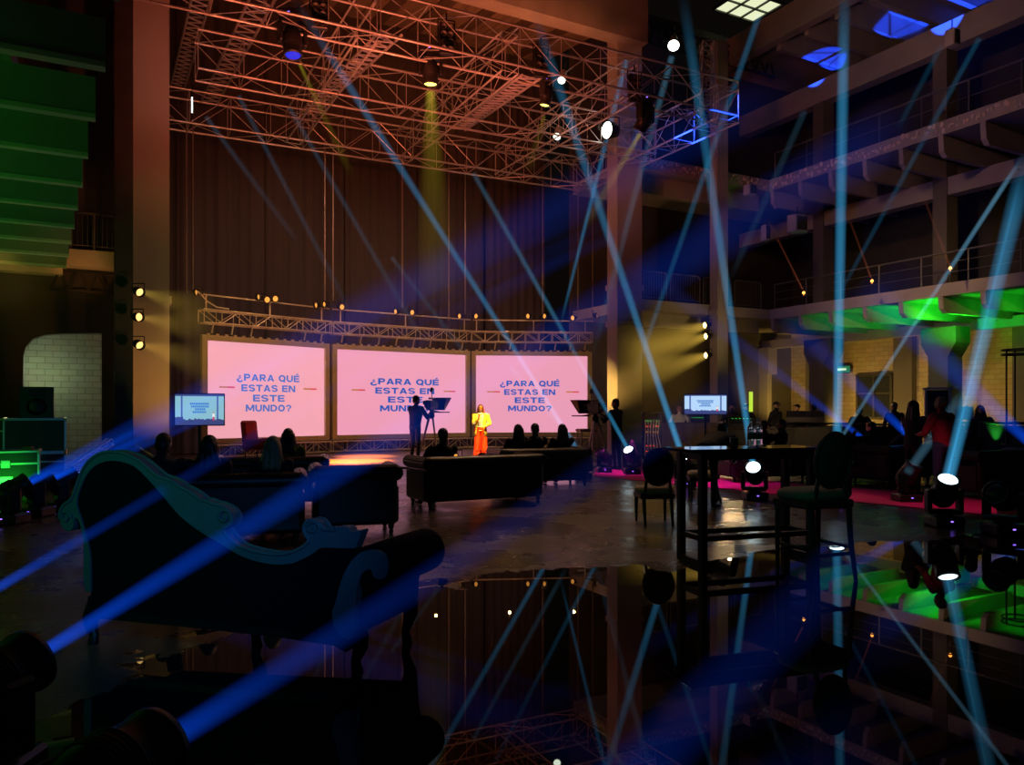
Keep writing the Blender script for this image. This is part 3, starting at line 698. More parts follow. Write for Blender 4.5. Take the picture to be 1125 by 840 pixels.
# hung drapes
for i in range(6):
    s0=-.6+i*2.85; mb=MB(); vs=[];nz=2;nx=46
    for k in range(nx+1):
        s=s0+2.82*k/nx; dt=.05*math.sin(k*1.05+i)+.04*math.sin(k*.37+2*i)
        vs+= [W(s,28.0+dt,0.03),W(s,28.0+dt*.7,16.2)]
    fs=[(2*k,2*k+2,2*k+3,2*k+1) for k in range(nx)]
    vs2=[v+U*.02 for v in vs]; mb.add(vs,fs,True); mb.add(vs2,[f[::-1] for f in fs],True)
    single('stage_drape',mb,M['curtain'],['tall dark drape panel beside the left column','tall dark drape, second panel from the left column','tall dark drape, third panel from the left column','tall dark drape, fourth panel from the left column','tall dark drape, fifth panel from the left column','tall dark drape panel beside the broad right column'][i],'curtain',W(s0+1.4,28,0),'tall dark drapes behind the screens')
# yellow lamps on the steel column and on the slim column
for i,(px,py) in enumerate(((152,320),(151,348),(152,378))):
    par(P(px,py,17.6),V3((.72,-.55,-.34)) if i!=1 else V3((.78,-.55,-.10)),'lamp_gold','black spotlight clamped to the steel column, '+['top','middle','bottom'][i]+' of three','spotlights on the steel column',1.05)
for i,(px,py) in enumerate(((776,357),(777,369),(777,390))):
    par(P(px,py,28.2),V3((-.75,-.55,-.12)),'lamp_yellow','glowing yellow spotlight on the slim column, '+['top','middle','bottom'][i]+' of three','yellow spotlights on the slim column',1.3)
# low stage deck, carpet runner
m=MB(); poly=[F(205,507),F(640,521),F(655,512)]+[c+U*.7 for c in (corner[5],corner[4],corner[2],corner[0])]
m.prism([(p.x,p.y) for p in poly],(0,0,.0),(1,0,0),(0,1,0),(0,0,.05)); single('stage_deck',m,M['deck'],'very low stage deck glowing orange under the presenter','stage',F(480,505))
a=F(652,523);b=F(1096,567);c=F(1092,548);d=F(655,514.6)
m=MB(); m.prism([(p.x,p.y) for p in (a,b,c,d)],(0,0,.002),(1,0,0),(0,1,0),(0,0,.012))
single('carpet_runner',m,M['carpet'],'long pink-lit red carpet runner crossing the floor on the right','carpet',(a+c)/2)

# ================================================================== PEOPLE
def ik(S,Wr,l1,l2,pole):
    d=Wr-S; L=min(d.length,(l1+l2)*.995); d=d.normalized(); Wr=S+d*L
    a=(l1*l1-l2*l2+L*L)/(2*L); h=math.sqrt(max(l1*l1-a*a,0)); p=pole-d*pole.dot(d)
    p = p.normalized() if p.length>1e-5 else d.orthogonal().normalized()
    return S+d*a+p*h, Wr
def remesh(mb,vox,smooth=2):
    me=mb.mesh('tmp'); o=bpy.data.objects.new('tmp',me); COL.objects.link(o)
    md=o.modifiers.new('r','REMESH'); md.mode='VOXEL'; md.voxel_size=vox; md.use_smooth_shade=True
    if smooth: s=o.modifiers.new('s','SMOOTH'); s.factor=.5; s.iterations=smooth
    bpy.context.view_layer.update()
    r=bpy.data.meshes.new_from_object(o.evaluated_get(bpy.context.evaluated_depsgraph_get()))
    bpy.data.objects.remove(o); bpy.data.meshes.remove(me)
    r.polygons.foreach_set('use_smooth',[True]*len(r.polygons)); return r
def person(label,loc,yaw,pose='stand',H=1.72,lean=0,hl=None,hr=None,head=(0,0),top='black_cloth',bottom='black_cloth',hair='hairblack',style='short',seat=.42,vox=.012,skin='skin',mask=None,legs=None,wide=1.0,group=None,extras=True,twist=0,feet=.46):
    k=H/1.72
    t=thing('person',label,'person',loc,yaw,group)
    mb=MB(); tags=[]          # (a,b,radius,material index): 0 top 1 bottom 2 skin 3 shoe
    def C(a,b,ra,rb,mi,n=10): mb.cap(a,b,ra,rb,n); tags.append((V3(a),V3(b),max(ra,rb),mi))
    sit = pose=='sit'
    pz = (seat+.10) if sit else .93*k
    pel=V3((0,0,pz)); R=Matrix.Rotation(-math.radians(lean),3,'X')@Matrix.Rotation(math.radians(twist),3,'Z')
    def T(x,y,z): return pel+R@V3((x,y,z))*k            # torso frame: from the pelvis up
    # torso as a loft of ellipses that bends with the lean
    rings=[(-.10,.12,.095,0),(-.03,.178,.126,0),(.06,.174,.122,0),(.15,.160*wide,.114*wide,0),(.28,.178*wide,.122*wide,.008),(.39,.202*wide,.124*wide,.004),(.455,.198,.110,-.004),(.505,.155,.090,-.008),(.55,.078,.070,-.006)]
    vs=[];n=16
    for z,rx,ry,oy in rings:
        for i in range(n):
            a=2*PI*i/n; zz=z-.02*abs(math.cos(a)) if z>.43 else z
            vs.append(T(rx*math.cos(a),oy+ry*math.sin(a),zz))
    fs=[(i*n+j,i*n+(j+1)%n,(i+1)*n+(j+1)%n,(i+1)*n+j) for i in range(len(rings)-1) for j in range(n)]
    mb.add(vs,fs+[tuple(range(n-1,-1,-1)),tuple(range((len(rings)-1)*n,len(rings)*n))],True)
    tags.append((T(0,0,.05),T(0,0,.46),.17*k,0)); tags.append((T(-.06,0,-.04),T(.06,0,-.04),.15*k,1))
    # neck and head
    hq=Matrix.Rotation(math.radians(head[0]),3,'Z')@Matrix.Rotation(-math.radians(head[1]),3,'X')
    nb=T(0,-.01,.505); hb=nb+ (R@V3((0,.015,.055)))*k
    C(nb,hb+V3((0,0,.03)),.058*k,.052*k,2)
    hc=hb+hq@V3((0,.02,.115))*k
    def Hd(x,y,z): return hc+hq@V3((x,y,z))*k
    def E(c,r,mi,rot=hq): mb.ell(Hd(*c),[q*k for q in r],rot,14,10); tags.append((Hd(*c),Hd(*c),max(r)*k*.9,mi))
    E((0,-.008,.025),(.074,.093,.092),2); E((0,.022,-.045),(.056,.066,.070),2); E((0,.036,-.092),(.032,.034,.028),2)
    E((0,.094,-.015),(.013,.020,.022),2); E((0,.086,.012),(.010,.014,.026),2)
    E((-.030,.074,.026),(.026,.014,.009),2); E((.030,.074,.026),(.026,.014,.009),2)
    for s in(-1,1): E((s*.078,-.01,-.008),(.012,.022,.032),2)
    E((0,.084,-.058),(.022,.010,.008),2)
    # arms
    for s,hd in((-1,hl),(1,hr)):
        S=T(s*.200,0,.452); l1,l2=.285*k,.255*k
        if hd is None: Wr=V3((s*.27*k,.05*k,S.z-.50*k)) if not sit else V3((s*.16,.36,seat+.20))
        else: Wr=V3(hd)
        E_,Wr=ik(S,Wr,l1,l2,V3((s*.7,-.55,-.45)))
        C(S,E_,.068*k*min(wide,1.15),.052*k,0); C(E_,Wr,.050*k,.034*k,0)
        tags.append((E_+(Wr-E_)*.97,Wr,.03,2))
        d=(Wr-E_).normalized(); side=d.cross(V3((0,0,1))); side = side.normalized() if side.length>.1 else V3((0,1,0)); nrm=side.cross(d)
        if abs(d.z)>.8: side=V3((0,1,0)); side=(side-d*side.dot(d)).normalized(); nrm=side.cross(d)*(1)
        pc=Wr+d*.05*k; mb.ell(pc,(.040*k,.018*k,.055*k),Matrix((side,nrm,d)).transposed(),10,8); tags.append((Wr,Wr+d*.09*k,.045*k,2))
        inw=V3((-s,0.35,0)); cur=(inw-d*inw.dot(d)).normalized()
        for f,(o,ln) in enumerate(((.030,.070),(.011,.080),(-.010,.075),(-.029,.058))):
            b=Wr+d*.092*k+side*o*k; m1=b+d*ln*.5*k+cur*.008*k; e=m1+d*ln*.4*k+cur*.022*k
            C(b-d*.02*k,m1,.0105*k,.0095*k,2,8); C(m1,e,.0095*k,.008*k,2,8)
        b=Wr+d*.03*k+side*.032*k; m1=b+(side*.028+d*.03+cur*.012)*k; e=m1+(side*.006+d*.028+cur*.014)*k
        C(b,m1,.013*k,.011*k,2,8); C(m1,e,.011*k,.009*k,2,8)
    # legs
    for s in(-1,1):
        hp=pel+V3((s*.092*k,0,-.03*k))
        if legs and legs.get(s): kn,an=[V3(q) for q in legs[s]]
        elif sit:
            kn=V3((s*.13*k,.44*k,seat+.09)); an=V3((s*.12*k,feet*k,.085*k))
        else: kn=V3((s*.105*k,.025*k,.49*k)); an=V3((s*.115*k,-.02*k,.085*k))
        C(hp,kn,.088*k,.058*k,1); C(kn,an,.056*k,.042*k,1)
        fd=V3((s*.12,1,0)).normalized()
        C(an+V3((0,-.02*k,-.045*k)),an+fd*.155*k+V3((0,0,-.055*k)),.038*k,.028*k,3); 
        tags.append((an+V3((0,0,-.06*k)),an+fd*.16*k-V3((0,0,.05*k)),.05*k,3))
    me=remesh(mb,vox)
    # material of each face = nearest body segment
    nf=len(me.polygons); c=np.empty(nf*3); me.polygons.foreach_get('center',c); c=c.reshape(-1,3)
    best=np.full(nf,1e9); idx=np.zeros(nf,int)
    for a,b,r,mi in tags:
        a=np.array(a);b=np.array(b);ab=b-a; L=ab@ab
        tt=np.clip(((c-a)@ab)/L,0,1) if L>1e-9 else np.zeros(nf)
        dd=np.linalg.norm(c-(a+tt[:,None]*ab),axis=1)-r
        w=dd<best; best[w]=dd[w]; idx[w]=mi
    def dab(p,r,mi):
        w=np.linalg.norm(c-np.array(Hd(*p)),axis=1)<r*k; idx[w]=mi
    for s in(-1,1): dab((s*.030,.083,.008),.0135,5)
    for x in(-.012,0,.012): dab((x,.094,-.058),.009,4)
    if mask:
        for x in(-.04,0,.04):
            for z in(-.03,-.06,-.085): dab((x,.075,z),.032,6)
    for q in (top,bottom,skin,'shoe','lip','eye',mask or 'mask_blue'): me.materials.append(M[q])
    me.polygons.foreach_set('material_index',idx.astype(np.int32)); me.update(); me.name='body'
    part('body',me,None,t)
    # hair
    if style:
        hm=MB()
        if style!='cap' and style!='bald': hm.ell(Hd(0,-.022,.040),[q*k for q in (.084,.096,.090)],hq,16,12); hm.ell(Hd(0,-.052,-.015),[q*k for q in (.078,.064,.080)],hq,14,10)
        if style=='long':
            for s in(-1,0,1): hm.cap(Hd(s*.05,-.05,0),nb+(R@V3((s*.07,-.075,-.05)))*k,.052*k,.045*k)
            for s in(-1,1): hm.cap(Hd(s*.076,-.018,.03),Hd(s*.098,-.012,-.12),.026*k,.032*k); hm.cap(Hd(s*.098,-.012,-.12),nb+(R@V3((s*.12,.0,-.02)))*k,.034*k,.024*k)
        if style=='curly':
            rr=random.Random(len(label))
            for i in range(26):
                a=rr.uniform(0,2*PI); z=rr.uniform(-.09,.1); 
                if math.sin(a)>.45 and z<.06: continue
                hm.ell(Hd(.085*math.cos(a),-.02+.09*math.sin(a),z),(.034*k,)*3,None,8,6)
        if style=='cap':
            hm.ell(Hd(0,-.012,.045),[q*k for q in (.083,.098,.078)],hq,16,12); hm.ell(Hd(0,.10,.055),[q*k for q in (.062,.07,.010)],hq,14,6)
        if style=='bald':
            for s in(-1,1): hm.ell(Hd(s*.062,-.03,-.005),[q*k for q in (.02,.05,.04)],hq,10,8)
            hm.ell(Hd(0,-.075,-.015),[q*k for q in (.06,.03,.04)],hq,10,8)
        if style=='hood': hm.ell(Hd(0,-.03,.02),[q*k for q in (.10,.105,.12)],hq,16,12); hm.cap(Hd(0,-.06,-.05),nb,.085*k,.1*k)
        hme=remesh(hm,max(.008,vox*.8),1); hme.materials.append(M[top if style=='hood' else hair]); hme.name='hair'
        part({'cap':'cap','hood':'hood'}.get(style,'hair'),hme,None,t)
    t['_k']=k; del t['_k']
    return t,Hd,T
def yaw_to(loc,tgt):
    d=V3(tgt)-V3(loc); return math.atan2(d.y,d.x)-PI/2

# presenter -------------------------------------------------------------------------------
pl=V3(F(528,504,.05)); H=1.60
pr,Hd,T=person('presenter in a yellow blazer and red trousers speaking into a hand-held microphone',pl,PI-.03,'stand',H,2,hl=(-.13,.20,.97),hr=(.045,.205,1.235),head=(3,-2),top='white',bottom='redpants',hair='hairbrown',style='long',vox=.008)
k=H/1.72
jb=MB()                                                   # open blazer: two front panels, a back, sleeves
n=22; rings=[(-.19,.222,.160),(-.08,.206,.152),(.05,.188,.138),(.16,.176,.130),(.28,.194,.138),(.39,.218,.140),(.46,.210,.124),(.515,.155,.10)]
vs=[]
for z,rx,ry in rings:
    for i in range(n+1):
        op=.50+ (.14 if z<.1 else 0) + (.0 if z<.3 else (z-.3)*.9)
        a=PI/2+op+(2*PI-2*op)*i/n; vs.append(T(rx*math.cos(a),ry*math.sin(a),z))
m1=n+1; L_=len(rings)
inn=[v+(T(0,0,rings[j//m1][0])-v)*.07 for j,v in enumerate(vs)]
N0=len(vs)
fs=[(i*m1+j,i*m1+j+1,(i+1)*m1+j+1,(i+1)*m1+j) for i in range(L_-1) for j in range(n)]
fs2=[tuple(N0+q for q in f[::-1]) for f in fs]
ed=[(i*m1,(i+1)*m1,N0+(i+1)*m1,N0+i*m1) for i in range(L_-1)]+[((i+1)*m1+n,i*m1+n,N0+i*m1+n,N0+(i+1)*m1+n) for i in range(L_-1)]
ed+=[(j+1,j,N0+j,N0+j+1) for j in range(n)]+[((L_-1)*m1+j,(L_-1)*m1+j+1,N0+(L_-1)*m1+j+1,N0+(L_-1)*m1+j) for j in range(n)]
jb.add(vs+inn,fs+fs2+ed,True)
for s,hd in((-1,V3((-.13,.20,.97))),(1,V3((.045,.205,1.235)))):
    S=T(s*.200,0,.452); E_,Wr=ik(S,hd,.285*k,.255*k,V3((s*.7,-.55,-.45)))
    jb.tube([S+(S-E_)*.08,S+(E_-S)*.3,E_,E_+(Wr-E_)*.5,Wr-(Wr-E_)*.08],[.080*k,.074*k,.060*k,.054*k,.048*k],12)
part('blazer',jb,M['yellow'],pr)
tr=MB()
for s in(-1,1):
    hp=V3((s*.09*k,0,.93*k))
    tr.tube([hp+V3((0,0,.10)),hp-V3((0,0,.05)),V3((s*.105*k,.015,.55*k)),V3((s*.115*k,.0,.25*k)),V3((s*.13*k,.0,.025))],[.10*k,.115*k,.100*k,.108*k,.125*k],14)
tr.ell((0,0,.97*k),(.182*k,.135*k,.13*k),None,16,10)
tme=remesh(tr,.012,2); tme.materials.append(M['redpants']); part('trousers',tme,None,pr)
c0=pl+Matrix.Rotation(PI-.03,3,'Z')@V3((.035,.255,1.235))
m=MB(); m.lathe([(.012,-.09),(.015,.03),(.02,.06)],10); mi=part('microphone',m,M['blackplastic'],None,c0); tag(mi,'small black microphone in the presenter\'s hand','microphone')
m=MB(); m.ell((0,0,.085),(.027,.027,.03),None,12,8); part('grille',m,M['steel'],mi)

# camera operators ------------------------------------------------------------------------
def tv_camera(label,base,yaw,zc=1.55):
    t=thing('video_camera',label,'video camera',base,yaw)      # faces local +Y, on its own tripod
    for a in (90,210,330):
        m=MB(); d=V3((math.cos(math.radians(a)),math.sin(math.radians(a)),0)); m.bar(V3((0,0,zc-.35))+d*.05,d*.38+V3((0,0,.02)),.024,8,.018); m.bar(V3((0,0,zc-.35))+d*.09,d*.25+V3((0,0,zc*.36)),.014,6); part('tripod_leg',m,M['goldalu'],t)
    m=MB(); m.lathe([(.06,zc-.40),(.09,zc-.33),(.09,zc-.25),(.05,zc-.2),(.07,zc-.16)],14); m.box((0,0,zc-.14),(.14,.34,.04)); part('tripod_head',m,M['blackmetal'],t)
    m=MB(); m.bar((.08,-.12,zc-.18),(.16,-.62,zc-.34),.013,8); part('pan_handle',m,M['blackmetal'],t)
    m=MB(); m.box((0,0,zc),(.17,.46,.24),None,.02); m.box((0,.02,zc+.17),(.06,.30,.05),None,.012); m.box((0,-.27,zc+.01),(.12,.1,.18),None,.015); part('camera_body',m,M['blackplastic'],t)
    m=MB(); m.lathe([(.06,0),(.065,.12),(.085,.14),(.085,.26),(.078,.26),(.07,.22),(1e-4,.2)],16,(0,.22,zc+.01),(0,1,0)); part('camera_lens',m,M['blackplastic'],t)
    # teleprompter hood in front, with its tray
    m=MB(); z0=zc-.16
    m.add([(-.17,.42,z0),(.17,.42,z0),(.17,.47,z0),(-.17,.47,z0),(-.24,.74,z0+.36),(.24,.74,z0+.36),(.24,.44,z0+.36),(-.24,.44,z0+.36)],[(0,1,2,3),(4,7,6,5),(3,2,5,4),(0,3,4,7),(1,6,5,2),(0,7,6,1)]); part('prompter_hood',m,M['blackplastic'],t)
    m=MB(); m.box((0,.58,z0-.06),(.36,.34,.03),None,.008); m.bar((0,.1,z0-.02),(0,.5,z0-.06),.02); part('prompter_tray',m,M['blackplastic'],t)
    m=MB(); m.bar((-.05,.1,zc+.2),(-.05,.1,zc+.38),.012); m.box((-.05,.1,zc+.42),(.06,.08,.12),None,.01); part('tally_mount',m,M['blackplastic'],t)
    m=MB(); m.box((0,-.33,zc+.05),(.16,.02,.11)); part('viewfinder',m,M['lens_off'],t)
    return t
op=G(456,21.3,.05); camp=op+V3((.40,.50,0))
person('camera operator in a dark jacket and grey trousers filming in front of the middle screen',op,-.68,'stand',1.84,4,hl=(-.14,.36,1.34),hr=(.16,.34,1.30),head=(-4,-4),top='navy_cloth',bottom='grey_cloth',style='short',vox=.009,wide=1.14)
tv_camera('video camera with prompter hood on a tripod before the middle screen',camp,-.42,1.60)
op=G(677.5,19.7); camp=op+V3((-.50,.40,0))
person('camera operator in black seen from the side by the broad column',op,.88,'stand',1.78,3,hl=(-.16,.36,1.28),hr=(.14,.36,1.30),head=(0,-3),top='black_cloth',bottom='black_cloth',style='short',vox=.009,wide=1.12)
tv_camera('video camera with prompter hood on a tripod beside the broad column',camp,.62,1.56)
# ================================================================== SEATING
def sofa(label,c,rz,w,d=.92,h=.79,seats=2,group='black tufted sofas'):
    """chesterfield: faces local +Y, its back towards -Y"""
    t=thing('armchair' if seats==1 else 'tufted_sofa',label,'armchair' if seats==1 else 'sofa',c,rz,group)
    m=MB(); m.box((0,.02,.24),(w-.06,d-.08,.24),None,.03); part('base',m,M['leather'],t)
    m=MB(); m.box((0,-d/2+.10,.42),(w-.06,.16,.58),None,.04); m.tube([(-w/2+.03,-d/2+.09,h-.09),(w/2-.03,-d/2+.09,h-.09)],.095,14)
    b=part('backrest',m,M['leather'],t)
    m=MB(); nb=int(w/.17)
    for r in range(3):
        for i in range(nb-(r%2)): m.ell((-w/2+.14+(i+.5*(r%2))*(w-.28)/(nb-1),-d/2+.19,.46+r*.10),(.014,.010,.014),None,6,4)
    part('buttons',m,M['leather'],b)
    for s in(-1,1):
        m=MB(); x=s*(w/2-.08); m.box((x,.03,.36),(.15,d-.12,.46),None,.03); rr=.092
        vs=[];n=30
        for j,y in enumerate((-d/2+.04,d/2-.02)):
            for i in range(n):
                a=2*PI*i/n; q=rr*(1+.07*(i%2)); vs.append((x+s*.025+q*math.cos(a),y,h-.10+q*math.sin(a)))
        m.add(vs,[(i,(i+1)%n,n+(i+1)%n,n+i) for i in range(n)]+[tuple(range(n-1,-1,-1)),tuple(range(n,2*n))]); 
        m.tube([(x+s*.025+rr*.8*math.cos(a),-d/2+.03,h-.10+rr*.8*math.sin(a)) for a in [k*PI/8 for k in range(17)]],.014,6)
        part('arm',m,M['leather'],t)
    for i in range(seats):
        m=MB(); cw=(w-.34)/seats; m.box((-w/2+.17+cw*(i+.5),.10,.41),(cw-.01,d-.28,.13),None,.04); part('seat_cushion',m,M['leather'],t)
    for sx in(-1,1):
        for sy in(-1,1):
            m=MB(); m.lathe([(.016,0),(.028,.012),(.030,.04),(.020,.055),(.034,.075),(.036,.10),(.04,.13)],12,(sx*(w/2-.10),sy*(d/2-.10),0)); part('leg',m,M['darkwood'],t)
    return t
def back_place(pr,Y,w,rz,d=.92):          # centre of a sofa whose right rear corner is at (x,Y)
    X=V3((math.cos(rz),math.sin(rz),0)); Z=V3((-math.sin(rz),math.cos(rz),0)); return V3((pr,Y,0))-X*(w/2)+Z*(d/2)
S1=back_place(.55,12.35,2.05,ROOM); sofa('black tufted sofa in the centre, its pleated left arm lit, one person on it',S1,ROOM,2.05,h=.80)
S2=back_place(1.56,15.2,1.85,.33); sofa('black sofa behind the central one with three people seated',S2,.33,1.85,h=.76)
SA=back_place(-2.30,8.62,1.85,.28); sofa('black tufted sofa right behind the carved chaise longue',SA,.28,1.85,h=.80)
SCc=back_place(-2.78,11.6,1.7,.22); sofa('black sofa with the green-coated person, in front of the left screen',SCc,.22,1.7,h=.80)
SD=back_place(-1.34,9.3,1.02,.28,.85); sofa('black armchair with its back turned, right of the nearest sofa',SD,.28,1.02,.85,.84,1)
def sit_on(label,c,rz,x,y=-.02,**kw):
    X=V3((math.cos(rz),math.sin(rz),0)); Z=V3((-math.sin(rz),math.cos(rz),0)); l=V3(c)+X*x+Z*y
    kw.setdefault('lean',-24); kw.setdefault('seat',.40); kw.setdefault('H',1.66); kw.setdefault('vox',.013)
    kw.setdefault('head',(0,18))
    return person(label,l,rz+kw.pop('yaw',0),'sit',**kw)
sit_on('seated person in dark jacket, leftmost of the audience, short hair edged blue',SA,.28,-.58,top='black_cloth',style='short',head=(-14,18),H=1.72)
sit_on('seated person with long dark hair, second from the left in the audience',SA,.28,-.12,style='long',head=(-25,18))
sit_on('seated person with long fair hair, third from the left in the audience',SA,.28,.56,style='long',hair='hairfair',head=(-20,16),H=1.62)
sit_on('seated person in green coat with long dark hair in front of the left screen',SCc,.22,.28,style='long',top='olive')
sit_on('seated person with short hair on the central sofa, seen from behind',S1,ROOM,-.66,style='short',head=(-12,16))
sit_on('seated person with long hair at the left end of the rear sofa',S2,.33,-.50,style='long',head=(10,16))
sit_on('seated person with short hair in the middle of the rear sofa',S2,.33,-.16,style='short',H=1.7)
sit_on('seated person with long hair at the right end of the rear sofa',S2,.33,.42,style='long',head=(8,16))

# chaise longue ---------------------------------------------------------------------------
O_=V3((-2.72,4.94,0)); LD=V3((.96,-.28,0)).normalized(); DD=V3((.36,.933,0)).normalized()
def on_plane(px,py):                       # a point of the chaise's near side, as (along, up)
    k=(px-CX)/FPX; s=(O_.y*k-O_.x)/(LD.x-k*LD.y); Y=O_.y+LD.y*s; return (s,EYE+(HY-py)/FPX*Y)
def lf(s,z,d=0): return LD*s+DD*d+V3((0,0,z))
ch=thing('chaise_longue','black velvet chaise longue with high scrolled carved backrest, in the left foreground','chaise longue',O_)
outer=[(94,650),(92,640),(91.5,620),(92,600),(89,580),(85,570),(81,570),(81,576),(78,582),(73,583),(68,578),(65.5,569),(66,560),(70,554),(75,551),(79,548),(82.5,538),(88,521),(95,508),(107,498.5),(120,495.5),(135,497),(150,503.5),(163,514),(173.6,523.5),(184,526),(191,529),(196,534),(203,537),(210,541),(217,546),(220,549.5),(227,550),(232,553),(239,554),(246,557),(252.5,562),(255.8,569),(254,576),(248,579.5),(245,580),(248.5,587),(257,597),(270,603),(287,607),(303,609.3),(317,608),(331,602),(338,596),(340,592.5),(335.5,588),(333,580),(335.5,573),(342,570.5),(349,572.5),(353,577.5),(356,582.5),(363,581),(366,583),(370,579.5),(376,578),(382,579),(386,584),(392,583),(397,582.5),(394,592),(390,602)]
inner=[(372,602),(353,601.5),(346,606),(339,610.5),(330,615),(319.5,618.8),(303,620),(284,617),(271,613),(261,608.6),(242,597),(218.6,583),(197,566),(180,546),(165,529),(150,514),(137,508),(120,506),(105,511),(94,522.5),(87,538.5),(84,553),(89,570),(95,591),(99,613),(99.5,650)]
def crom(pts,n=3):                         # rounds an outline through its own points
    out=[]
    for i in range(len(pts)-1):
        p0=pts[max(i-1,0)];p1=pts[i];p2=pts[i+1];p3=pts[min(i+2,len(pts)-1)]
        for j in range(n):
            t=j/n; out.append(tuple(.5*(2*p1[a]+(p2[a]-p0[a])*t+(2*p0[a]-5*p1[a]+4*p2[a]-p3[a])*t*t+(3*p1[a]-p0[a]-3*p2[a]+p3[a])*t**3) for a in(0,1)))
    return out+[tuple(pts[-1])]
poly=[on_plane(*p) for p in crom(outer)+crom(inner)]
m=MB(); m.prism(poly,(0,0,0),LD,(0,0,1),DD*.075); part('carved_frame',m,M['carved'],ch)
def smooth_path(pts,n=3):
    out=[]
    for i in range(len(pts)-1):
        for j in range(n): out.append(V3(pts[i]).lerp(V3(pts[i+1]),j/n))
    out.append(V3(pts[-1])); 
    for _ in range(2): out=[out[0]]+[(out[i-1]+out[i]*2+out[i+1])/4 for i in range(1,len(out)-1)]+[out[-1]]
    return out
m=MB()
for pts in (outer[11:42],outer[40:60]):
    q=[lf(*on_plane(*p),-.0) for p in pts]; m.tube(smooth_path(q),.011,6); m.tube([v+DD*.075 for v in smooth_path(q)],.011,6)
for c,r in (((73,568),.045),((344,580),.045),((247,568),.05)):
    s,z=on_plane(*c); m.tube([lf(s+r*(1-a/9)*math.cos(a),z+r*(1-a/9)*math.sin(a),-.006) for a in [k*.45 for k in range(16)]],.009,6)
part('carved_moulding',m,M['carved'],ch)
pan=[on_plane(*p) for p in crom(inner[:-1])]+[on_plane(*p) for p in [(98,668),(130,672),(190,679),(247,687.5),(300,691),(355,697),(374,702),(388,712),(395,690),(393,655),(397,638),(403,626),(411,612),(405,604),(390,602.5)]]
m=MB(); m.prism(pan,DD*.012,LD,(0,0,1),DD*.055); part('back_panel',m,M['velvet'],ch)
scroll=[(391,700),(383,700),(372,690),(368,673),(372,660),(374.5,649.5),(378,637),(382,627),(387,618),(393,611),(400,605.5),(408,603.5),(415,603),(420,604.5),(425,608),(428,614),(429.5,621),(428.6,628),(425.5,633),(421.5,635),(416.5,634.5),(413,631.5),(411,625),(407,624.5),(402,627),(398,634),(395.5,643),(394.5,652),(393.5,668),(394,690)]
m=MB(); m.prism([on_plane(*p) for p in crom(scroll)],DD*(-.03),LD,(0,0,1),DD*.07); part('end_scroll',m,M['carved'],ch)
# seat, rolled end, side rail
sR,_=on_plane(392,660); zs=on_plane(300,640)[1]
sk=[(.12,.36),(sR,.26),(sR,.47),(sR*.6,.50),(.35,.55),(.14,.62)]
m=MB(); m.prism(sk,DD*.06,LD,(0,0,1),DD*.60); part('seat',m,M['velvet'],ch)
m=MB(); a=on_plane(406,628); 
m.lathe([(1e-4,0),(.11,.004),(.135,.03),(.138,.30),(.138,.62),(.135,.67),(.11,.695),(1e-4,.70)],24,lf(a[0]+.02,a[1]+.02,-.02),V3((.36,.933,0))); part('rolled_arm',m,M['velvet'],ch)
m=MB(); m.prism([(sR-.10,.30),(sR+.04,.24),(sR+.05,.40),(sR+.08,a[1]),(sR-.08,a[1])],DD*.03,LD,(0,0,1),DD*.62); part('end_panel',m,M['velvet'],ch)
m=MB(); m.prism([on_plane(*p) for p in [(97,655),(98,668),(190,679),(300,691),(374,702),(386,712),(380,716),(366,709),(300,699),(190,687),(105,679),(94,672)]],DD*.0,LD,(0,0,1),DD*.07); part('apron',m,M['darkwood'],ch)
def cab_leg(s,d,zt,fl=1):
    m=MB(); m.tube([lf(s,zt,d),lf(s+.02*fl,zt*.75,d),lf(s+.03*fl,zt*.5,d),lf(s,zt*.25,d),lf(s-.005*fl,.07,d),lf(s+.01*fl,.0,d)],[.055,.055,.042,.028,.026,.034],10); part('leg',m,M['darkwood'],ch)
cab_leg(.03,.035,.24,-1); cab_leg(on_plane(388,735)[0],.03,.28); cab_leg(on_plane(388,735)[0],.62,.36); cab_leg(.12,.62,.34,-1); cab_leg(1.02,.30,.30)

# bar table -------------------------------------------------------------------------------
TR=.309; ex=V3((math.cos(TR),math.sin(TR),0)); ey=V3((-math.sin(TR),math.cos(TR),0))
TB=V3((1.826,7.41,0))                                   # near-left leg
t=thing('bar_table','tall black bar table with a glossy top on the right','table',TB,TR)
TL,TD,TH=1.24,.40,1.125
m=MB(); m.box((TL/2+.0,TD/2,TH-.016),(TL+.34,TD+.16,.032),None,.006); part('tabletop',m,M['tabletop'],t)
m=MB(); 
for y in (0,TD): m.box((TL/2,y,TH-.07),(TL,.03,.075))
for x in (0,TL): m.box((x,TD/2,TH-.07),(.03,TD,.075))
part('apron',m,M['darkwood'],t)
for x in (0,TL):
    for y in (0,TD):
        m=MB(); m.box((x,y,(TH-.03)/2),(.07,.07,TH-.03),None,.004); part('leg',m,M['darkwood'],t)
for y in (0,TD):
    m=MB(); m.box((TL/2,y,.265),(TL-.07,.05,.05)); part('foot_rail',m,M['darkwood'],t)
for x in (0,TL):
    m=MB(); m.box((x,TD/2,.265),(.05,TD-.07,.05)); part('foot_rail',m,M['darkwood'],t)
    m=MB(); m.box((x,TD/2,.03),(.06,TD-.07,.05)); part('floor_rail',m,M['darkwood'],t)
def on_table(x,y): return TB+ex*x+ey*y+V3((0,0,TH))
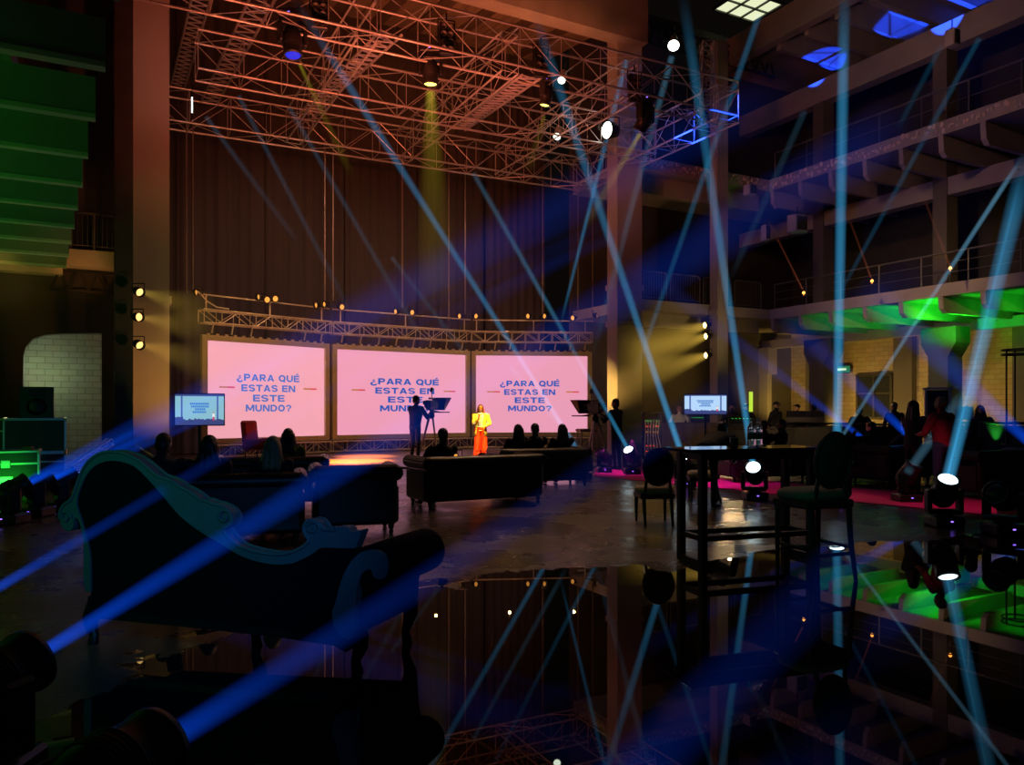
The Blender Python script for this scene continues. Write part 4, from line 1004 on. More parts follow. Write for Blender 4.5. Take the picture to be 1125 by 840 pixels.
for bx,by,lb in ((.735,.27,'clear water bottle with a dark label on the bar table, next to the green cup'),(.84,.31,'clear water bottle with a dark label on the bar table, nearer the bar stool')):
    t=thing('water_bottle',lb,'bottle',on_table(bx,by),0,'water bottles on the bar table')
    m=MB(); m.lathe([(.02,0),(.042,.004),(.045,.02),(.043,.06),(.045,.07),(.045,.14),(.043,.15),(.045,.16),(.044,.19),(.034,.215),(.018,.24),(.015,.245),(.015,.26)],18); part('body',m,M['pet'],t)
    m=MB(); m.lathe([(.0458,.075),(.0458,.135)],18); part('label_band',m,M['green_plastic'],t)
    m=MB(); m.lathe([(.017,.257),(.018,.262),(.018,.285),(.016,.287),(1e-4,.287)],14); part('cap',m,M['white'],t)
t=thing('plastic_cup','small dark green cup on the bar table','cup',on_table(.53,.27))
m=MB(); m.lathe([(1e-4,.004),(.036,.0),(.045,.09),(.043,.09),(.034,.006)],18); part('body',m,M['green_plastic'],t)
m=MB(); m.lathe([(.045,.084),(.048,.088),(.045,.094)],18); part('rim',m,M['green_plastic'],t)
t=thing('napkin','crumpled white napkin at the foot of the water bottles','napkin',on_table(.79,.19))
m=MB(); rr=random.Random(5); vs=[];
for i in range(6):
    for j in range(6): vs.append((i*.02-.05,j*.016-.04,.006+rr.uniform(0,.02)))
m.add(vs,[(i*6+j,(i+1)*6+j,(i+1)*6+j+1,i*6+j+1) for i in range(5) for j in range(5)],True); m.add([(v[0],v[1],v[2]-.004) for v in vs],[(i*6+j,i*6+j+1,(i+1)*6+j+1,(i+1)*6+j) for i in range(5) for j in range(5)],True)
part('sheet',m,M['paper'],t)

def louis(label,loc,rz,seat_h,wood,cloth,backcloth,stool=False,group=None,w=.46):
    """oval-back chair facing local +Y"""
    t=thing('bar_stool' if stool else 'dining_chair',label,'bar stool' if stool else 'chair',loc,rz,group); d=.44; h=seat_h
    m=MB(); m.box((0,0,h-.085),(w,d,.07),None,.015); part('seat_frame',m,M[wood],t)
    m=MB(); 
    vs=[];n=28
    for z,k in ((h-.05,1.0),(h-.01,1.03),(h+.02,.98),(h+.04,.80),(h+.047,.4)):
        for i in range(n):
            a=2*PI*i/n; cx,sx=math.cos(a),math.sin(a); e=.45
            vs.append((w/2*k*math.copysign(abs(cx)**e,cx),d/2*k*math.copysign(abs(sx)**e,sx),z))
    m.add(vs,[(i*n+j,i*n+(j+1)%n,(i+1)*n+(j+1)%n,(i+1)*n+j) for i in range(4) for j in range(n)]+[tuple(range(n-1,-1,-1)),tuple(range(4*n,5*n))],True); part('seat',m,M[cloth],t)
    bz=h+.30; tilt=.10
    def B(x,z,y=0): return V3((x,-d/2+.01-tilt*(z-h)+y,z))
    rx,rz_=.195,.235
    m=MB(); m.tube([B(rx*math.cos(a),bz+rz_*math.sin(a)) for a in [2*PI*i/32 for i in range(33)]],.021,8,False); part('back_frame',m,M[wood],t)
    m=MB(); vs=[];n=28
    for y,k in ((.024,.5),(.018,.86),(0,.95),(-.016,.86),(-.022,.5)):
        for i in range(n): a=2*PI*i/n; vs.append(B(rx*k*math.cos(a),bz+rz_*k*math.sin(a),y))
    m.add(vs,[(i*n+j,i*n+(j+1)%n,(i+1)*n+(j+1)%n,(i+1)*n+j) for i in range(4) for j in range(n)]+[tuple(range(n-1,-1,-1)),tuple(range(4*n,5*n))],True); part('back_panel',m,M[backcloth],t)
    for s in(-1,1):
        m=MB(); m.tube([(s*.165,-d/2+.02,h-.08),B(s*.165,h+.02),B(s*.15,bz-.16)],.019,8); part('back_post',m,M[wood],t)
    for s in(-1,1):
        m=MB(); x=s*(w/2-.035); y=d/2-.035; zt=h-.06
        m.lathe([(.013,0),(.017,.02),(.026,zt*.80),(.021,zt*.83),(.030,zt*.86),(.030,zt*.88),(.024,zt*.90)],10,(x,y,0)); m.box((x,y,zt*.95),(.056,.056,zt*.10),None,.006); part('leg',m,M[wood],t)
        m=MB(); m.tube([(s*(w/2-.05),-d/2+.03,zt),(s*(w/2-.05),-d/2+.0,zt*.5),(s*(w/2-.05),-d/2-.06,0)],[.027,.023,.018],8); part('leg',m,M[wood],t)
    if stool:
        for z in (.24,):
            for a,b in (((-1,1),(1,1)),((-1,-1),(1,-1)),((-1,-1),(-1,1)),((1,-1),(1,1))):
                m=MB(); f=lambda q:(q[0]*(w/2-.045),(d/2-.035) if q[1]>0 else (-d/2-.02),z+(.0 if a[1]==b[1] else .05)); m.bar(f(a),f(b),.016,8); part('stretcher',m,M[wood],t)
    return t
M['greencloth']=mat('dark_green_cloth',(.035,.075,.055),.75,var=.2,scale=50,bump=.1)
louis('tall oval-back bar stool with a beige seat drawn up to the bar table',G(893,6.95),math.radians(22),.76,'oldwood','seatcloth','greencloth',True,w=.54)
louis('black oval-back dining chair seen from behind, left of the bar table',G(718.5,10.25),.06,.46,'darkwood','seatcloth','velvet')
louis('black oval-back chair half hidden by the table legs, beside the person bending forward',G(771,12.7),1.45,.46,'darkwood','seatcloth','velvet')
bp=G(777,11.95)
person('person in black bending far forward behind the bar table',bp,-.72,'stand',1.72,74,hl=(-.14,.66,.70),hr=(.12,.68,.68),head=(0,-12),style='short',vox=.011,wide=1.12)
louis('black oval-back chair half hidden by the bar stool on the far right side',G(925,15.6),2.4,.46,'darkwood','seatcloth','velvet')
# chairs on the stage
t=thing('armchair','red upholstered armchair standing in front of the left screen','armchair',G(288,21.8,.05)-V3((0,0,0)),-.35)
m=MB(); m.box((0,0,.42),(.95,.62,.16),None,.05); part('seat',m,M['redfab'],t)
m=MB(); m.box((-.42,0,.72),(.16,.60,.85),Matrix.Rotation(-.12,3,'Y'),.05); part('backrest',m,M['redfab'],t)
for s in(-1,1):
    m=MB(); m.box((.08,s*.34,.52),(.75,.11,.26),None,.04); part('arm',m,M['redfab'],t)
for x in(-.36,.40):
    for y in(-.25,.25): m=MB(); m.bar((x,y,.36),(x*1.05,y*1.05,0),.022,8,.015); part('leg',m,M['darkwood'],t)
t=thing('bar_chair','beige high chair by the right edge of the right screen','chair',G(645,24.5,.05),.25)
m=MB(); m.box((0,0,.80),(.62,.5,.10),None,.03); part('seat',m,M['beigefab'],t)
m=MB(); m.box((.26,0,1.04),(.10,.46,.50),Matrix.Rotation(.08,3,'Y'),.03); part('backrest',m,M['beigefab'],t)
for x in(-.24,.24):
    for y in(-.2,.2): m=MB(); m.bar((x,y,.76),(x*1.15,y*1.15,0),.022,8,.016); part('leg',m,M['beigefab'],t)
m=MB(); m.tube([(-.26,-.22,.28),(.26,-.22,.28),(.26,.22,.28),(-.26,.22,.28),(-.26,-.22,.28)],.014,6); part('foot_rail',m,M['beigefab'],t)

# ================================================================== STAGE LIGHTS ON THE FLOOR
FH=[(694,523,(571,262),'lens_cyan','moving head on the pink runner beside the folding sign, shooting a thin cyan beam',18.0,1.0),
    (753,534,(676,280),'lens_cyan','moving head behind the bar table\'s left legs, shooting a cyan beam up and left',15.0,1.0),
    (829,549,(806,390),'lens_cyan','moving head on the pink runner, seen below the bar table, beam nearly upright',12.9,1.0),
    (919,556,(924,200),'lens_cyan','moving head hidden behind the bar stool under the upright cyan beam',12.0,1.0),
    (1037,578,(1100,330),'lens_cyan','large moving head at the right end of the pink runner with a strong cyan beam',9.96,1.02),
    (641,507,(502,290),'lens_cyan','moving head tucked behind the rear sofa\'s right end',16.95,1.0),
    (996,552,(1060,430),'lens_off','unlit moving head on the floor left of the person in the maroon shirt',12.6,1.0),
    (1103,588,(1060,520),'lens_off','dark unlit moving head at the right edge beyond the runner',9.3,1.05),
    (664,520,(640,480),'lens_off','dark moving head lying low between rear sofa and pink runner',18.5,.9)]
HEADS={}
for px,py,tg,lens,lb,Y,sc in FH:
    loc=G(px,Y); c=loc+V3((0,0,.42*sc)); tgt=P(tg[0],tg[1],Y-(Y-3)*.22) if lens=='lens_cyan' else P(tg[0],tg[1],Y-.6)
    d=(tgt-c).normalized(); moving_head(lb,loc,d,lens,sc,False,'moving heads on the floor'); HEADS[px]=c+d*.24*sc
for px,py,Y,lb in ((500,502,20.5,'small floor lamp with an amber lens left of the presenter\'s feet'),(531,503,20.0,'small dark floor lamp right in front of the presenter\'s feet'),(556,496,21.5,'small pale floor lamp right of the presenter beside the rear sofa')):
    par(G(px,Y,.20),V3((-.25,.8 if px>520 else -.6,.5)),'lamp_amber' if px==500 else 'lens_off',lb,'small lamps at the stage edge',1.4)
# three beam lamps at the far left, two in the foreground
BL=[]
for i,(px,Y) in enumerate(((17,10.2),(46,10.9),(74,11.5))):
    loc=G(px-6,Y); c=loc+V3((0,0,.42)); d=(P((900,975,1040)[i],(68,35,5)[i],31)-c).normalized()
    moving_head(['moving head in front of the green flight case, leftmost of the three','moving head right of the green flight case, middle of the three','moving head beside the little lying truss, rightmost of the three'][i],loc,d,'lens_blue',1.0,False,'blue moving heads at the far left'); BL.append((c+d*.25,d))
def ground_head(px,py,tgt,label,sc=.95):
    Y=(EYE-.42*sc)*FPX/(py-HY); c=P(px,py,Y); d=(tgt-c).normalized(); loc=V3((c.x,c.y,0))
    moving_head(label,loc,d,'lens_blue',sc,False,'blue moving heads in the foreground'); return c+d*.235*sc,d
FG=[ground_head(-20,757,P(700,318,25),'dark moving head with a glowing blue lens at the lower left edge'),
    ground_head(108,862,P(780,430,23),'dark moving head cut by the bottom edge, blue beam leaving its rim')]
# ================================================================== FLIGHT CASES AND GEAR ON THE LEFT
def flightcase(name,label,cat,c,rz,w,d,h,lid=.72,z=0,latches=1,mt='case',edge='caseedge',handle=True):
    t=thing(name,label,cat,V3((c[0],c[1],z)),rz)
    wh=.10 if z==0 else .0
    m=MB(); m.box((0,0,wh+h*lid/2),(w,d,h*lid-.006)); part('body',m,M[mt],t)
    m=MB(); m.box((0,0,wh+h*(1+lid)/2),(w,d,h*(1-lid)-.006)); part('lid',m,M[mt],t)
    m=MB(); e=.03
    for sx in(-1,1):
        for sy in(-1,1): m.box((sx*(w/2-e/2+.004),sy*(d/2-e/2+.004),wh+h/2),(e,e,h))
    for zz in (wh+e/2,wh+h-e/2,wh+h*lid):
        for s in(-1,1): m.box((0,s*(d/2-e/2+.004),zz),(w,e,e)); m.box((s*(w/2-e/2+.004),0,zz),(e,d,e))
    part('edging',m,M[edge],t)
    m=MB()
    for sx in(-1,1):
        for sy in(-1,1):
            for zz in(wh+.02,wh+h-.02): m.ell((sx*(w/2-.01),sy*(d/2-.01),zz),(.035,.035,.035),None,10,8)
    part('ball_corners',m,M['caseedge'],t)
    for k in range(latches):
        m=MB(); x=(k-(latches-1)/2)*w*.5; m.box((x,-d/2-.012,wh+h*lid),(.13,.02,.13),None,.008); m.box((x,-d/2-.026,wh+h*lid),(.05,.02,.08)); part('latch',m,M['caseedge'],t)
    if handle: m=MB(); m.box((0,-d/2-.006,wh+h*.35),(.20,.012,.14)); m.tube([(-.06,-d/2-.02,wh+h*.35),(-.06,-d/2-.035,wh+h*.35-.03),(.06,-d/2-.035,wh+h*.35-.03),(.06,-d/2-.02,wh+h*.35)],.01,6); part('handle',m,M['caseedge'],t)
    if z==0:
        for sx in(-1,1):
            for sy in(-1,1):
                m=MB(); x,y=sx*(w/2-.08),sy*(d/2-.08); m.lathe([(.048,-.016),(.05,0),(.048,.016)],14,(x,y,.05),(1,0,0)); m.box((x,y,.085),(.06,.07,.03)); part('caster',m,M['blackplastic'],t)
    return t
ca=G(-6,12.3); flightcase('flight_case','flight case with bright green edges at the left edge of the floor','flight case',(ca.x,ca.y+.3),.52,.92,.6,.74,mt='blackplastic')
cb=G(39,15); flightcase('flight_case','plain dark flight case on casters under the pale-edged case','flight case',(cb.x,cb.y),.52,1.02,.6,.58,.7)
flightcase('flight_case','dark flight case with pale metal edges carrying the loudspeaker','flight case',(cb.x,cb.y),.52,1.02,.58,.66,.96,.68,0,handle=False)
t=thing('loudspeaker','black loudspeaker standing on the pale-edged flight case','speaker',V3((cb.x+.03,cb.y,1.34)),.52)
m=MB(); m.prism([(-.28,0),(.28,0),(.28,.60),(-.28,.60)],(0,-.22,0),(1,0,0),(0,0,1),(0,.44,0)); part('cabinet',m,M['blackplastic'],t)
m=MB(); m.box((0,-.228,.30),(.52,.016,.56),None,.006); part('grille',m,M['case'],t)
m=MB(); m.lathe([(.16,-.01),(.17,.0),(.10,.02),(.03,.015),(1e-4,.02)],20,(0,-.24,.22),(0,-1,0)); part('woofer',m,M['blackplastic'],t)
m=MB(); m.box((0,-.24,.48),(.26,.02,.12),None,.02); part('horn',m,M['blackplastic'],t)
cc=G(-3,15.6); flightcase('flight_case','dark flight case beside the pale-edged case at the left border','flight case',(cc.x,cc.y),.5,.62,.6,1.22,.8)
t=thing('timber_block','short piece of raw timber standing by the green-edged case','timber',G(30,12.9))
m=MB(); m.box((0,0,.42),(.18,.10,.84),None,.008); m.box((0,.02,.86),(.16,.08,.05),None,.005); part('block',m,M['woodraw'],t)
t=thing('packing_crate','low raw wooden crate on the floor behind the blue lamps','crate',G(62,14.2),.2)
for k in range(4):
    m=MB(); m.box((0,-.24,.05+k*.085),(.8,.02,.07)); part('slat',m,M['woodraw'],t)
    m=MB(); m.box((0,.24,.05+k*.085),(.8,.02,.07)); part('slat',m,M['woodraw'],t)
for x in(-.38,.38): m=MB(); m.box((x,0,.18),(.03,.46,.34)); part('end_panel',m,M['woodraw'],t)
# a short lying truss with the sparkle of a lamp string
truss('leaning_truss','short truss leaning on its end behind the chaise longue, blue-lit',P(76,519,12.6),P(122,488,13.6),.11,.11,9,.011,.007)
# cable reel/cloth on floor omitted ------------------------------------------------------
t=thing('stair_handrail','bright yellow-lit stair handrail beside the foot of the left column','handrail',G(143,19.4))
b=G(143,19.4)
m=MB(); a1=P(143.5,485,19.4)-b; a2=P(169,502,18.6)-b; m.bar(a1,a2,.032,8); m.bar(a1+V3((0,0,-.02)),P(143.5,506,19.4)-b,.025,8); part('rail',m,M['caseedge'],t)
m=MB(); m.bar(P(163.5,498,18.8)-b,P(155,506,19.0)-b,.022,8); m.bar(a2,V3((a2.x,a2.y,0)),.025,8); m.bar((0,0,0),P(143.5,506,19.4)-b,.025,8); part('brace',m,M['caseedge'],t)

# ================================================================== MONITORS
def monitor(label,c,rz,w,h,yb,bgc=(.34,.62,.82)):
    """flat screen on a pole stand; picture faces local -Y"""
    t=thing('stage_monitor',label,'monitor',V3((c.x,c.y,0)),rz); z0=yb
    m=MB(); m.box((0,.03,z0+h/2),(w+.04,.05,h+.04),None,.01); part('bezel',m,M['blackplastic'],t)
    pm=MB(); y=.0
    def q(x0,x1,u0,u1,k,d=0): 
        pm.cur=k; X=lambda a:-w/2+a*w; Z=lambda a:z0+a*h; yy=-d*.0012
        pm.add([(X(x0),yy,Z(u0)),(X(x1),yy,Z(u0)),(X(x1),yy,Z(u1)),(X(x0),yy,Z(u1))],[(0,1,2,3)])
    q(0,1,0,1,0); q(.0,1,0,.14,1,1); q(0,1,.94,1,1,1); q(.115,.15,.14,.94,2,1); q(.85,.885,.14,.94,2,1)
    rr=random.Random(3)
    for i in range(26):
        x=i/26; hgt=.14+(.10 if x<.12 else .02)+rr.uniform(0,.05); q(x,x+.045,.10,hgt,1,2)
    for ln,u in enumerate((.69,.60,.51,.42)):
        wd=(.40,.35,.20,.29)[ln]; x=.5-wd/2
        while x<.5+wd/2-.01: ww=rr.uniform(.022,.03); q(x,x+ww,u-.032,u+.032,3,2); x+=ww+.008
    q(.765,.80,.14,.26,4,3); q(.762,.805,.26,.37,5,3); q(.772,.794,.37,.42,6,3)
    part('picture',pm,[emis(t.name+'_p%d'%i,cc,1.0) for i,cc in enumerate((bgc,(.045,.06,.19),(.07,.12,.36),(.03,.17,.50),(.62,.05,.12),(.85,.83,.78),(.45,.18,.10)))],t)
    m=MB(); m.bar((0,.06,.03),(0,.06,z0+h*.4),.028,10); part('pole',m,M['blackmetal'],t)
    m=MB(); m.box((0,.075,z0+h/2),(.3,.04,.25)); part('mount',m,M['blackmetal'],t)
    for a in (30,150,270): m=MB(); d=V3((math.cos(math.radians(a)),math.sin(math.radians(a)),0)); m.bar((0,.06,.32),d*.42+V3((0,.06,.02)),.016,8); part('stand_leg',m,M['blackmetal'],t)
c=G(219.5,14.2); monitor('monitor showing the stage, on a stand in front of the left screen\'s outer edge',c,.42,.83,.56,1.5-16.5/850*14.2,(.25,.50,.58))
c=G(775,19.0); monitor('bright monitor showing the stage, in front of the slim column',c,-.18,1.0,.47,1.5-4.5/850*19,(.46,.68,.95))

# ================================================================== TECHNICIANS' AREA ON THE RIGHT
# draped table, equipment rack, folding sign, folding stands
c=G(752,23.0); t=thing('draped_table','long table with a brown cloth to the floor, behind the cyan beam','table',c,-.1)
m=MB(); m.box((0,0,1.1),(1.75,.8,.04)); part('tabletop',m,M['skirt'],t)
m=MB(); vs=[];n=80; pts=[]
for k in range(n+1):
    u=k/n*5.1
    if u<.8: p=(-.875,.4-u)
    elif u<2.55: p=(-.875+(u-.8),-.4)
    elif u<3.35: p=(.875,-.4+(u-2.55))
    else: p=(.875-(u-3.35),.4)
    w_=.025*math.sin(k*1.25); sx=1+.04; pts.append((p[0]*(1.02)+ (w_ if abs(p[0])>.87 else 0),p[1]*1.02+(w_ if abs(p[1])>.39 else 0)))
vs=[(x,y,1.11) for x,y in pts]+[(x*1.03,y*1.05,.02) for x,y in pts]
m.add(vs,[(i,i+1,n+1+i+1,n+1+i) for i in range(n)],True); part('cloth',m,M['skirt'],t)
c=G(716,22.6); t=thing('equipment_rack','open equipment rack with red lights and loose cables left of the draped table','rack',c,-.1)
m=MB()
for x in(-.25,.25):
    for y in(-.2,.2): m.box((x,y,.72),(.04,.04,1.44))
for z in(.05,.72,1.42): m.box((0,0,z),(.54,.44,.03))
part('frame',m,M['blackmetal'],t)
for k,z in enumerate((.16,.30,.46,.86,1.02,1.18)):
    m=MB(); m.box((0,0,z),(.46,.40,.11),None,.006); u=part('rack_unit',m,M['steel'],t)
    m=MB(); 
    for j in range(4): m.box((-.16+j*.1,-.207,z),(.03,.012,.018))
    part('indicator',m,M['led_red' if k in(1,2,4) else ('lamp_amber' if k==3 else 'led_green')],u)
m=MB()
for j in range(6):
    rr=random.Random(j); m.tube([(-.2+j*.08,-.24,1.2),(-.2+j*.07,-.30,.8),(-.22+j*.09,-.26,.45),(-.2+j*.08,-.34,.06),(-.3+j*.11,-.5,.03)],.014,6)
part('cables',m,M['goldalu'],t)
c=G(695,18.6); t=thing('folding_sign','folded A-frame stand on the floor in front of the broad column','stand',c,.5)
m=MB()
for s in(-1,1): m.beam((s*.17,-.16,.02),(s*.02,.0,.78),.06,.03)
m.beam((-.1,-.10,.36),(.1,-.10,.36),.03,.03); part('front_frame',m,M['steel_pale'],t)
m=MB()
for s in(-1,1): m.beam((s*.17,.18,.02),(s*.02,.02,.78),.06,.03)
part('rear_frame',m,M['steel_pale'],t)
def xstand(label,px,Y,w,h):
    t=thing('folding_stand',label,'stand',G(px,Y),-.15,'folding stands behind the bar table')
    for y in(-.2,.2):
        for s in(-1,1): m=MB(); m.beam((-s*w/2,y,.03),(s*w/2,y+.02*s,h),.045,.03); part('leg',m,M['caseedge'],t)
    m=MB(); 
    for s in(-1,1): m.bar((s*w/2,-.24,h),(s*w/2,.24,h),.022,8)
    m.bar((0,-.22,h/2),(0,.22,h/2),.018,8); part('crossbar',m,M['caseedge'],t)
xstand('pale folding stand legs left of the person bent forward',766,18.2,1.05,1.0)
xstand('pale folding stand legs right of the person bent forward',814,18.2,.9,1.0)
def desk(label,px,Y,w,d,h,rz,name='control_desk',mt='case',edge='steel'):
    t=thing(name,label,'desk',G(px,Y),rz)
    m=MB(); m.box((0,0,h-.025),(w,d,.05),None,.008); part('worktop',m,M[edge],t)
    m=MB(); m.box((0,-d/2+.03,h/2-.03),(w-.06,.03,h-.08)); part('front_panel',m,M[mt],t)
    for s in(-1,1): m=MB(); m.box((s*(w/2-.03),0,h/2-.03),(.03,d-.06,h-.06)); part('side_panel',m,M[mt],t)
    return t
D1=desk('dark control desk in front of the stone wall, left of the upright cyan beam',905,21.0,1.9,.8,1.15,-.45)
D2=desk('dark green-lit counter at the right edge with a green uplight',1092,16.6,1.75,.7,1.24,-.5,'bar_counter','concrete_dark')
D3=desk('dark technicians\' desk behind the bar table under the lime light',832,21.5,1.9,.8,1.02,-.2)
D4=desk('dark desk below the window, behind the seated people',957,21.5,1.7,.7,1.12,-.5)
def case_on(label,px,py,Y,w,h,rz=-.4,lights=0):
    b=P(px,py,Y); t=thing('mixing_console',label,'console',b,rz)
    m=MB(); m.prism([(-.25,0),(.25,0),(.25,h),(-.05,h),(-.25,h*.45)],(-w/2,0,0),(0,1,0),(0,0,1),(w,0,0)); part('chassis',m,M['blackplastic'],t)
    m=MB()
    for i in range(12): m.box((-w/2+.06+i*(w-.12)/11,-.14,h*.80),(.012,.14,.02),Matrix.Rotation(.5,3,'X'))
    part('faders',m,M['steel'],t)
    if lights:
        m=MB(); [m.box((-w/2+.1+j*(w-.2)/5,.0,h+.006),(.03,.03,.012)) for j in range(6)]; part('indicator',m,M['led_green'],t)
case_on('dark mixing console on the control desk by the capped person',885,463.5,20.8,.95,.30)
case_on('small console with green lights on the technicians\' desk',815,469.4,21.4,.7,.24,-.2,1)
case_on('low console with green lights on the draped table',768,464.8,23.0,.55,.16,-.1,1)
t=thing('lime_light_bar','upright lime light bar glowing behind the technicians','light bar',G(825,24),0)
m=MB(); m.box((0,0,1.75),(.11,.06,.62),None,.01); part('tube',m,M['led_lime'],t)
m=MB(); m.bar((0,.03,.02),(0,.03,1.44),.02,8); m.box((0,.03,.015),(.4,.4,.03)); part('stand',m,M['blackmetal'],t)
# metal road-case frame lit gold, and a small white screen on the counter
t=thing('metal_gantry','upright metal frame with gold-lit posts behind the person in maroon','frame',G(1030,18.2),-.4)
for s in(-1,1): m=MB(); m.box((s*.25,0,1.0),(.06,.25,2.0),None,.008); part('post',m,M['goldalu'],t)
m=MB(); m.box((0,0,2.0),(.62,.3,.05),None,.008); m.box((0,0,1.25),(.56,.22,.04)); part('crossbar',m,M['goldalu'],t)
m=MB(); m.box((0,.06,1.62),(.44,.05,.68)); part('panel',m,M['blackplastic'],t)
t=thing('laptop','open pale laptop on the green-lit counter','laptop',P(1062,461,16.1),-.2)
m=MB(); m.box((0,0,.012),(.36,.25,.02),None,.006); part('keyboard',m,M['steel'],t)
m=MB(); m.box((0,.14,.15),(.36,.012,.26),Matrix.Rotation(-.18,3,'X'),.004); part('lid',m,M['paper'],t)
t=thing('ring_stand','tall thin black stand with a ring at the top, right edge beside the counter','stand',G(1120,15.2),.2)
zt=1.5+66/850*15.2; zl=1.5-38/850*15.2
for z,nm in ((zt,'ring'),(zt-.09,'ring'),(zl,'ring')):
    m=MB(); m.tube([(.30*math.cos(a),.30*math.sin(a),z) for a in [2*PI*k/28 for k in range(29)]],.016,8,False); part(nm,m,M['blackmetal'],t)
for a in (PI,PI/3,-PI/3): m=MB(); m.bar((.30*math.cos(a),.30*math.sin(a),0),(.30*math.cos(a),.30*math.sin(a),zt),.018,8); part('post',m,M['blackmetal'],t)
# sofas of the right-hand lounge (seen from behind / the side)
c=G(980,15.8); sofa('dark sofa with seated people, left of the standing woman in black',c,.62,1.7,.9,.8)
SR2=c
c2=G(1092,13.4); sofa('dark sofa at the right edge behind the large moving head',c2,.35,1.7,.9,.82)
c3=G(835,16.4); sofa('dark sofa half hidden behind the bar table, below the console',c3,.2,1.75,.9,.74)
# people on the right ---------------------------------------------------------------------
woman=G(1003,13.7); person('standing woman in black with long dark hair turned towards the man in maroon',woman,-PI/2+.35,'stand',1.66,2,hl=(-.12,.34,1.02),hr=(.12,.36,1.05),head=(-8,-4),style='long',vox=.010)
man=G(1035.5,12.5); person('standing bald man in a maroon shirt and jeans, seen from behind',man,.42,'stand',1.72,2,hl=(-.16,.30,1.10),hr=(.16,.30,1.02),head=(14,-6),top='maroon',bottom='denim',style=None,skin='skin2',vox=.010,wide=1.12)
person('technician with fair hair and pale shirt behind the draped table',G(746,23.9),PI,'stand',1.62,6,hl=(-.2,.3,1.05),hr=(.2,.3,1.05),top='white',style='short',hair='hairfair',head=(10,-10))
person('technician in black with a face mask right of the bright monitor',G(804,22.6),PI-.2,'stand',1.66,4,hl=(-.2,.32,1.06),hr=(.2,.32,1.06),mask='hairblack',style='short',head=(0,-8))
person('technician in black whose face the cyan beam crosses',G(819,22.9),PI+.1,'stand',1.68,4,hl=(-.2,.3,1.05),hr=(.2,.3,1.05),style='cap',head=(0,-6))
person('tall person in black with a cap standing by the yellow pilaster',G(852,22.4),PI+.7,'stand',1.74,2,style='cap',head=(6,-4))
person('technician with a cap seen from the side behind the mixing console',G(877,21.7),PI/2+.5,'stand',1.66,6,hl=(-.2,.34,1.1),hr=(.2,.34,1.1),style='cap',head=(0,-10))
person('technician in black with blue-lit headphones, right behind the mixing console',G(894,21.9),.2,'stand',1.68,2,hl=(-.2,.3,1.1),hr=(.2,.3,1.1),style='short')
person('person with a blue face mask sitting below the window',G(944,20.6),PI-.2,'stand',1.58,6,hl=(-.15,.32,1.12),hr=(.15,.32,1.12),mask='mask_blue',style='short',head=(0,-12))
person('person in black with a green-lit face right of the window',G(983,21.0),PI/2+.6,'stand',1.70,2,style='short',head=(10,-5))
person('woman in a dark suit and pale blouse behind the counter at the right',G(1077,17.6),PI-.5,'stand',1.60,2,hl=(-.15,.3,1.08),hr=(.15,.3,1.08),style='long',top='navy_cloth',head=(8,-4))
person('seated person resting chin on hand, on the lounge sofa',SR2+V3((-.50,-.0,0)),.62,'sit',1.66,-12,hl=(-.08,.24,1.02),style='short',head=(10,8),seat=.40,vox=.012)
person('seated person with hands in lap at the right end of the lounge sofa',SR2+V3((.32,.30,0)),.62,'sit',1.66,-14,style='short',head=(-16,8),seat=.40,vox=.012)
person('hunched dark seated figure behind the man in maroon, on the right sofa',c2+V3((-.36,-.02,0)),.35,'sit',1.7,6,style='hood',top='navy_cloth',seat=.42,vox=.012)
person('seated person with bare forearm on the sofa behind the water bottle',c3+V3((.42,.05,0)),.9,'sit',1.7,-8,hl=(-.12,.42,.74),hr=(.16,.40,.98),style='short',skin='skin2',head=(40,6),seat=.42,vox=.012)
person('second seated person on the sofa behind the water bottle, hand raised',c3+V3((.02,-.02,0)),.4,'sit',1.66,-10,hr=(.2,.34,1.0),style='short',skin='skin2',head=(-50,4),seat=.42,vox=.012)
